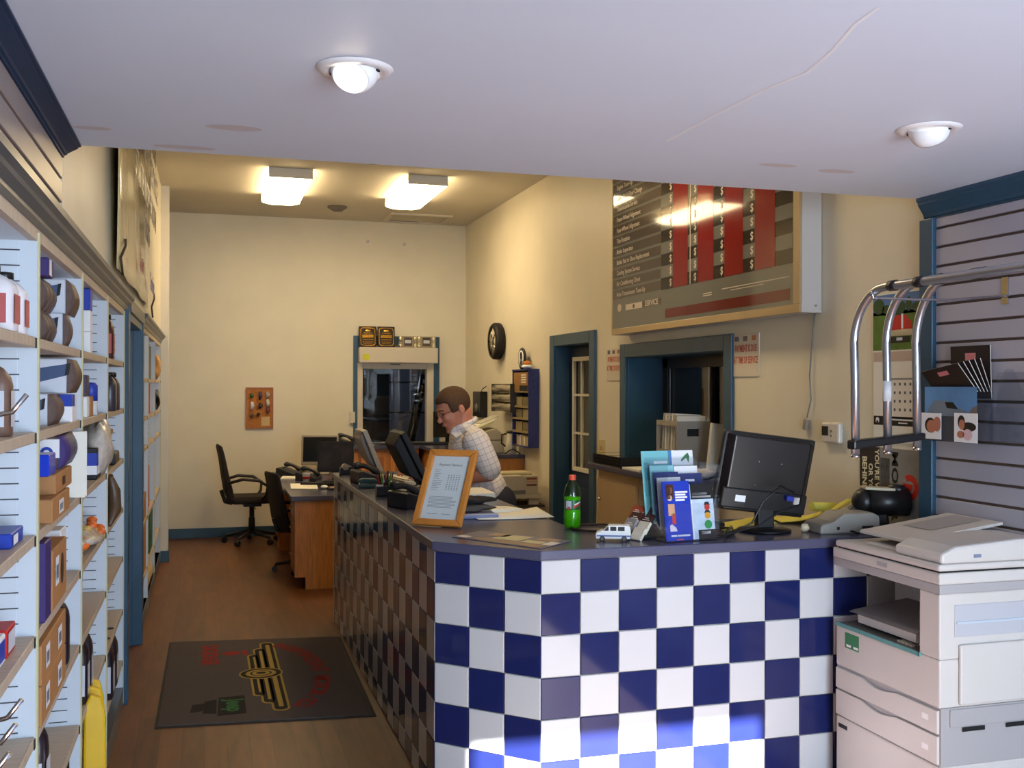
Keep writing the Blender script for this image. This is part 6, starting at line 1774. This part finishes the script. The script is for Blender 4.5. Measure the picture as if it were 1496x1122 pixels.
hand(1.34, 6.22, 1.090, -1, .25, 1)
hand(1.32, 6.50, 1.094, -1, -.05, -1)
body = blend('body', b, man, .0052, 4)
# shirt
plaid = bpy.data.materials.new('checked_shirt'); plaid.use_nodes = True
nt = plaid.node_tree; bs = nt.nodes['Principled BSDF']; bs.inputs['Roughness'].default_value = .8
tc = nt.nodes.new('ShaderNodeTexCoord'); sx = nt.nodes.new('ShaderNodeSeparateXYZ')
rt = nt.nodes.new('ShaderNodeMapping'); rt.inputs['Rotation'].default_value = (0, R(20), 0)
nt.links.new(tc.outputs['Object'], rt.inputs[0]); nt.links.new(rt.outputs[0], sx.inputs[0])
def stripe(sock, period, width):
    d_ = nt.nodes.new('ShaderNodeMath'); d_.operation = 'DIVIDE'; d_.inputs[1].default_value = period
    f_ = nt.nodes.new('ShaderNodeMath'); f_.operation = 'FRACT'
    l_ = nt.nodes.new('ShaderNodeMath'); l_.operation = 'LESS_THAN'; l_.inputs[1].default_value = width
    nt.links.new(sock, d_.inputs[0]); nt.links.new(d_.outputs[0], f_.inputs[0]); nt.links.new(f_.outputs[0], l_.inputs[0])
    return l_.outputs[0]
a1 = stripe(sx.outputs['Z'], .034, .07); a2 = stripe(sx.outputs['X'], .036, .06); a3 = stripe(sx.outputs['Y'], .040, 0.0)
mxa = nt.nodes.new('ShaderNodeMath'); mxa.operation = 'MAXIMUM'; nt.links.new(a1, mxa.inputs[0]); nt.links.new(a2, mxa.inputs[1])
mxb = nt.nodes.new('ShaderNodeMath'); mxb.operation = 'MAXIMUM'; nt.links.new(mxa.outputs[0], mxb.inputs[0]); nt.links.new(a3, mxb.inputs[1])
mxc = nt.nodes.new('ShaderNodeMix'); mxc.data_type = 'RGBA'
mxc.inputs[6].default_value = lin((232, 224, 222)); mxc.inputs[7].default_value = lin((166, 148, 164))
nt.links.new(mxb.outputs[0], mxc.inputs[0]); nt.links.new(mxc.outputs[2], bs.inputs['Base Color'])
b = MB(plaid)
def EL(c, r, rot=(0, 0, 0)): b.ell(W(*c), r, 20, 14, rot)
EL((1.655, 6.22, 1.245), (.128, .20, .135), (0, R(28), 0))      # chest
EL((1.70, 6.22, 1.12), (.125, .185, .14), (0, R(20), 0))
EL((1.735, 6.22, 1.0), (.125, .178, .13))                       # waist
EL((1.765, 6.22, .93), (.118, .175, .07))
EL((1.64, 6.22, 1.34), (.09, .14, .055), (0, R(30), 0))      # yoke
for s, y in ((-1, 6.045), (1, 6.395)):
    limb(b, [W(1.645, y, 1.285), W(1.675, y + .022 * s, 1.24), W(1.705, y + .045 * s, 1.175), W(1.722, y + .055 * s, 1.135)], [.080, .078, .072, .070], 16)
shirt = blend('shirt', b, man, .007, 8)
# collar
cl_ = MB(plaid)
ring = [(1.612 + .076 * cos(a) * 1.0, 6.215 + .074 * sin(a), 1.385 + .034 * cos(a)) for a in [2 * pi * i / 20 for i in range(20)]]
cl_.tube([W(*p) for p in ring], .016, 8, closed=True)
cl_.add([W(1.535, 6.16, 1.365), W(1.565, 6.13, 1.385), W(1.60, 6.13, 1.34), W(1.545, 6.11, 1.305), W(1.52, 6.17, 1.335)], [(0, 1, 2, 3, 4)])
cl_.build('collar', shirt)
# trousers and shoes
b = MB(M('trousers', (44, 44, 54), .8))
for s in (-1, 1):
    limb(b, [W(1.78, 6.22 + s * .085, .93), W(1.75, 6.22 + s * .10, .50), W(1.80, 6.22 + s * .11, .10)], [.105, .078, .058], 14)
b.ell(W(1.775, 6.22, .92), (.115, .17, .10))
blend('trousers', b, man, .012, 6)
for s in (-1, 1):
    MB(black_m).ell(W(1.75, 6.22 + s * .11, .045), (.14, .05, .045)).build('shoe', man)
# hair: a cap over the skull, tucked in at face and neck
hair_m = M('hair_brown', (84, 56, 34), .75, noise=.3, scale=160, bump=.5)
vs, fs = [], []
n, m_ = 40, 28
for i in range(m_ + 1):
    th = pi * i / m_
    for k in range(n):
        w = 2 * pi * k / n
        x, y, z = sin(th) * cos(w), sin(th) * sin(w), cos(th)
        lx, lz = x * .106, z * .098 + .017
        front = .5 * (1 + math.tanh((-lx - .035 - .55 * max(0, .075 - lz) * 0) * 60))
        line = .052 if lx < -.045 else (-.028 if lx < .005 else (-.075 if lx > .03 else -.028 - .047 * (lx - .005) / .025))
        if -.062 < lx < -.045: line = .052 - .08 * (lx + .062) / .017
        cut = 1 / (1 + math.exp((lz - line) * 500))
        k_ = 1.0 - .16 * cut
        vs.append(H(lx * k_ + .002, y * .0845 * k_, (lz - .017) * k_ + .017))
for i in range(m_):
    for k in range(n):
        l = (k + 1) % n
        fs.append((i * n + k, i * n + l, (i + 1) * n + l, (i + 1) * n + k))
MB(hair_m).add(vs, fs, True).build('hair', body)
g_ = MB(M('glasses_frame', (70, 52, 44), .3))
for s in (-1, 1):
    g_.tube([H(-.104 + .004 * abs(sin(a)), s * (.036 + .024 * cos(a)), -.012 + .017 * sin(a)) for a in [2 * pi * i / 16 for i in range(16)]], .0018, 6, closed=True)
    g_.tube([H(-.098, s * .062, -.006), H(-.04, s * .080, -.008), H(.012, s * .085, -.012)], .0018, 6)
g_.tube([H(-.110, -.012, -.008), H(-.114, 0, -.004), H(-.110, .012, -.008)], .0018, 6)
stuff(g_.build('glasses', body))
for s in (-1, 1):
    MB(M('eye_dark', (50, 36, 30), .3)).ell(H(-.088, s * .034, -.012), (.006, .010, .006), 10, 6, hr).build('eye', body)
    MB(hair_m).tube([H(-.099, s * .02, .012), H(-.096, s * .038, .018), H(-.084, s * .056, .012)], .004, 6).build('eyebrow', body)
MB(M('lip', (176, 100, 90), .5)).tube([H(-.101, -.02, -.078), H(-.109, 0, -.077), H(-.101, .02, -.078)], .0035, 6).build('mouth', body)
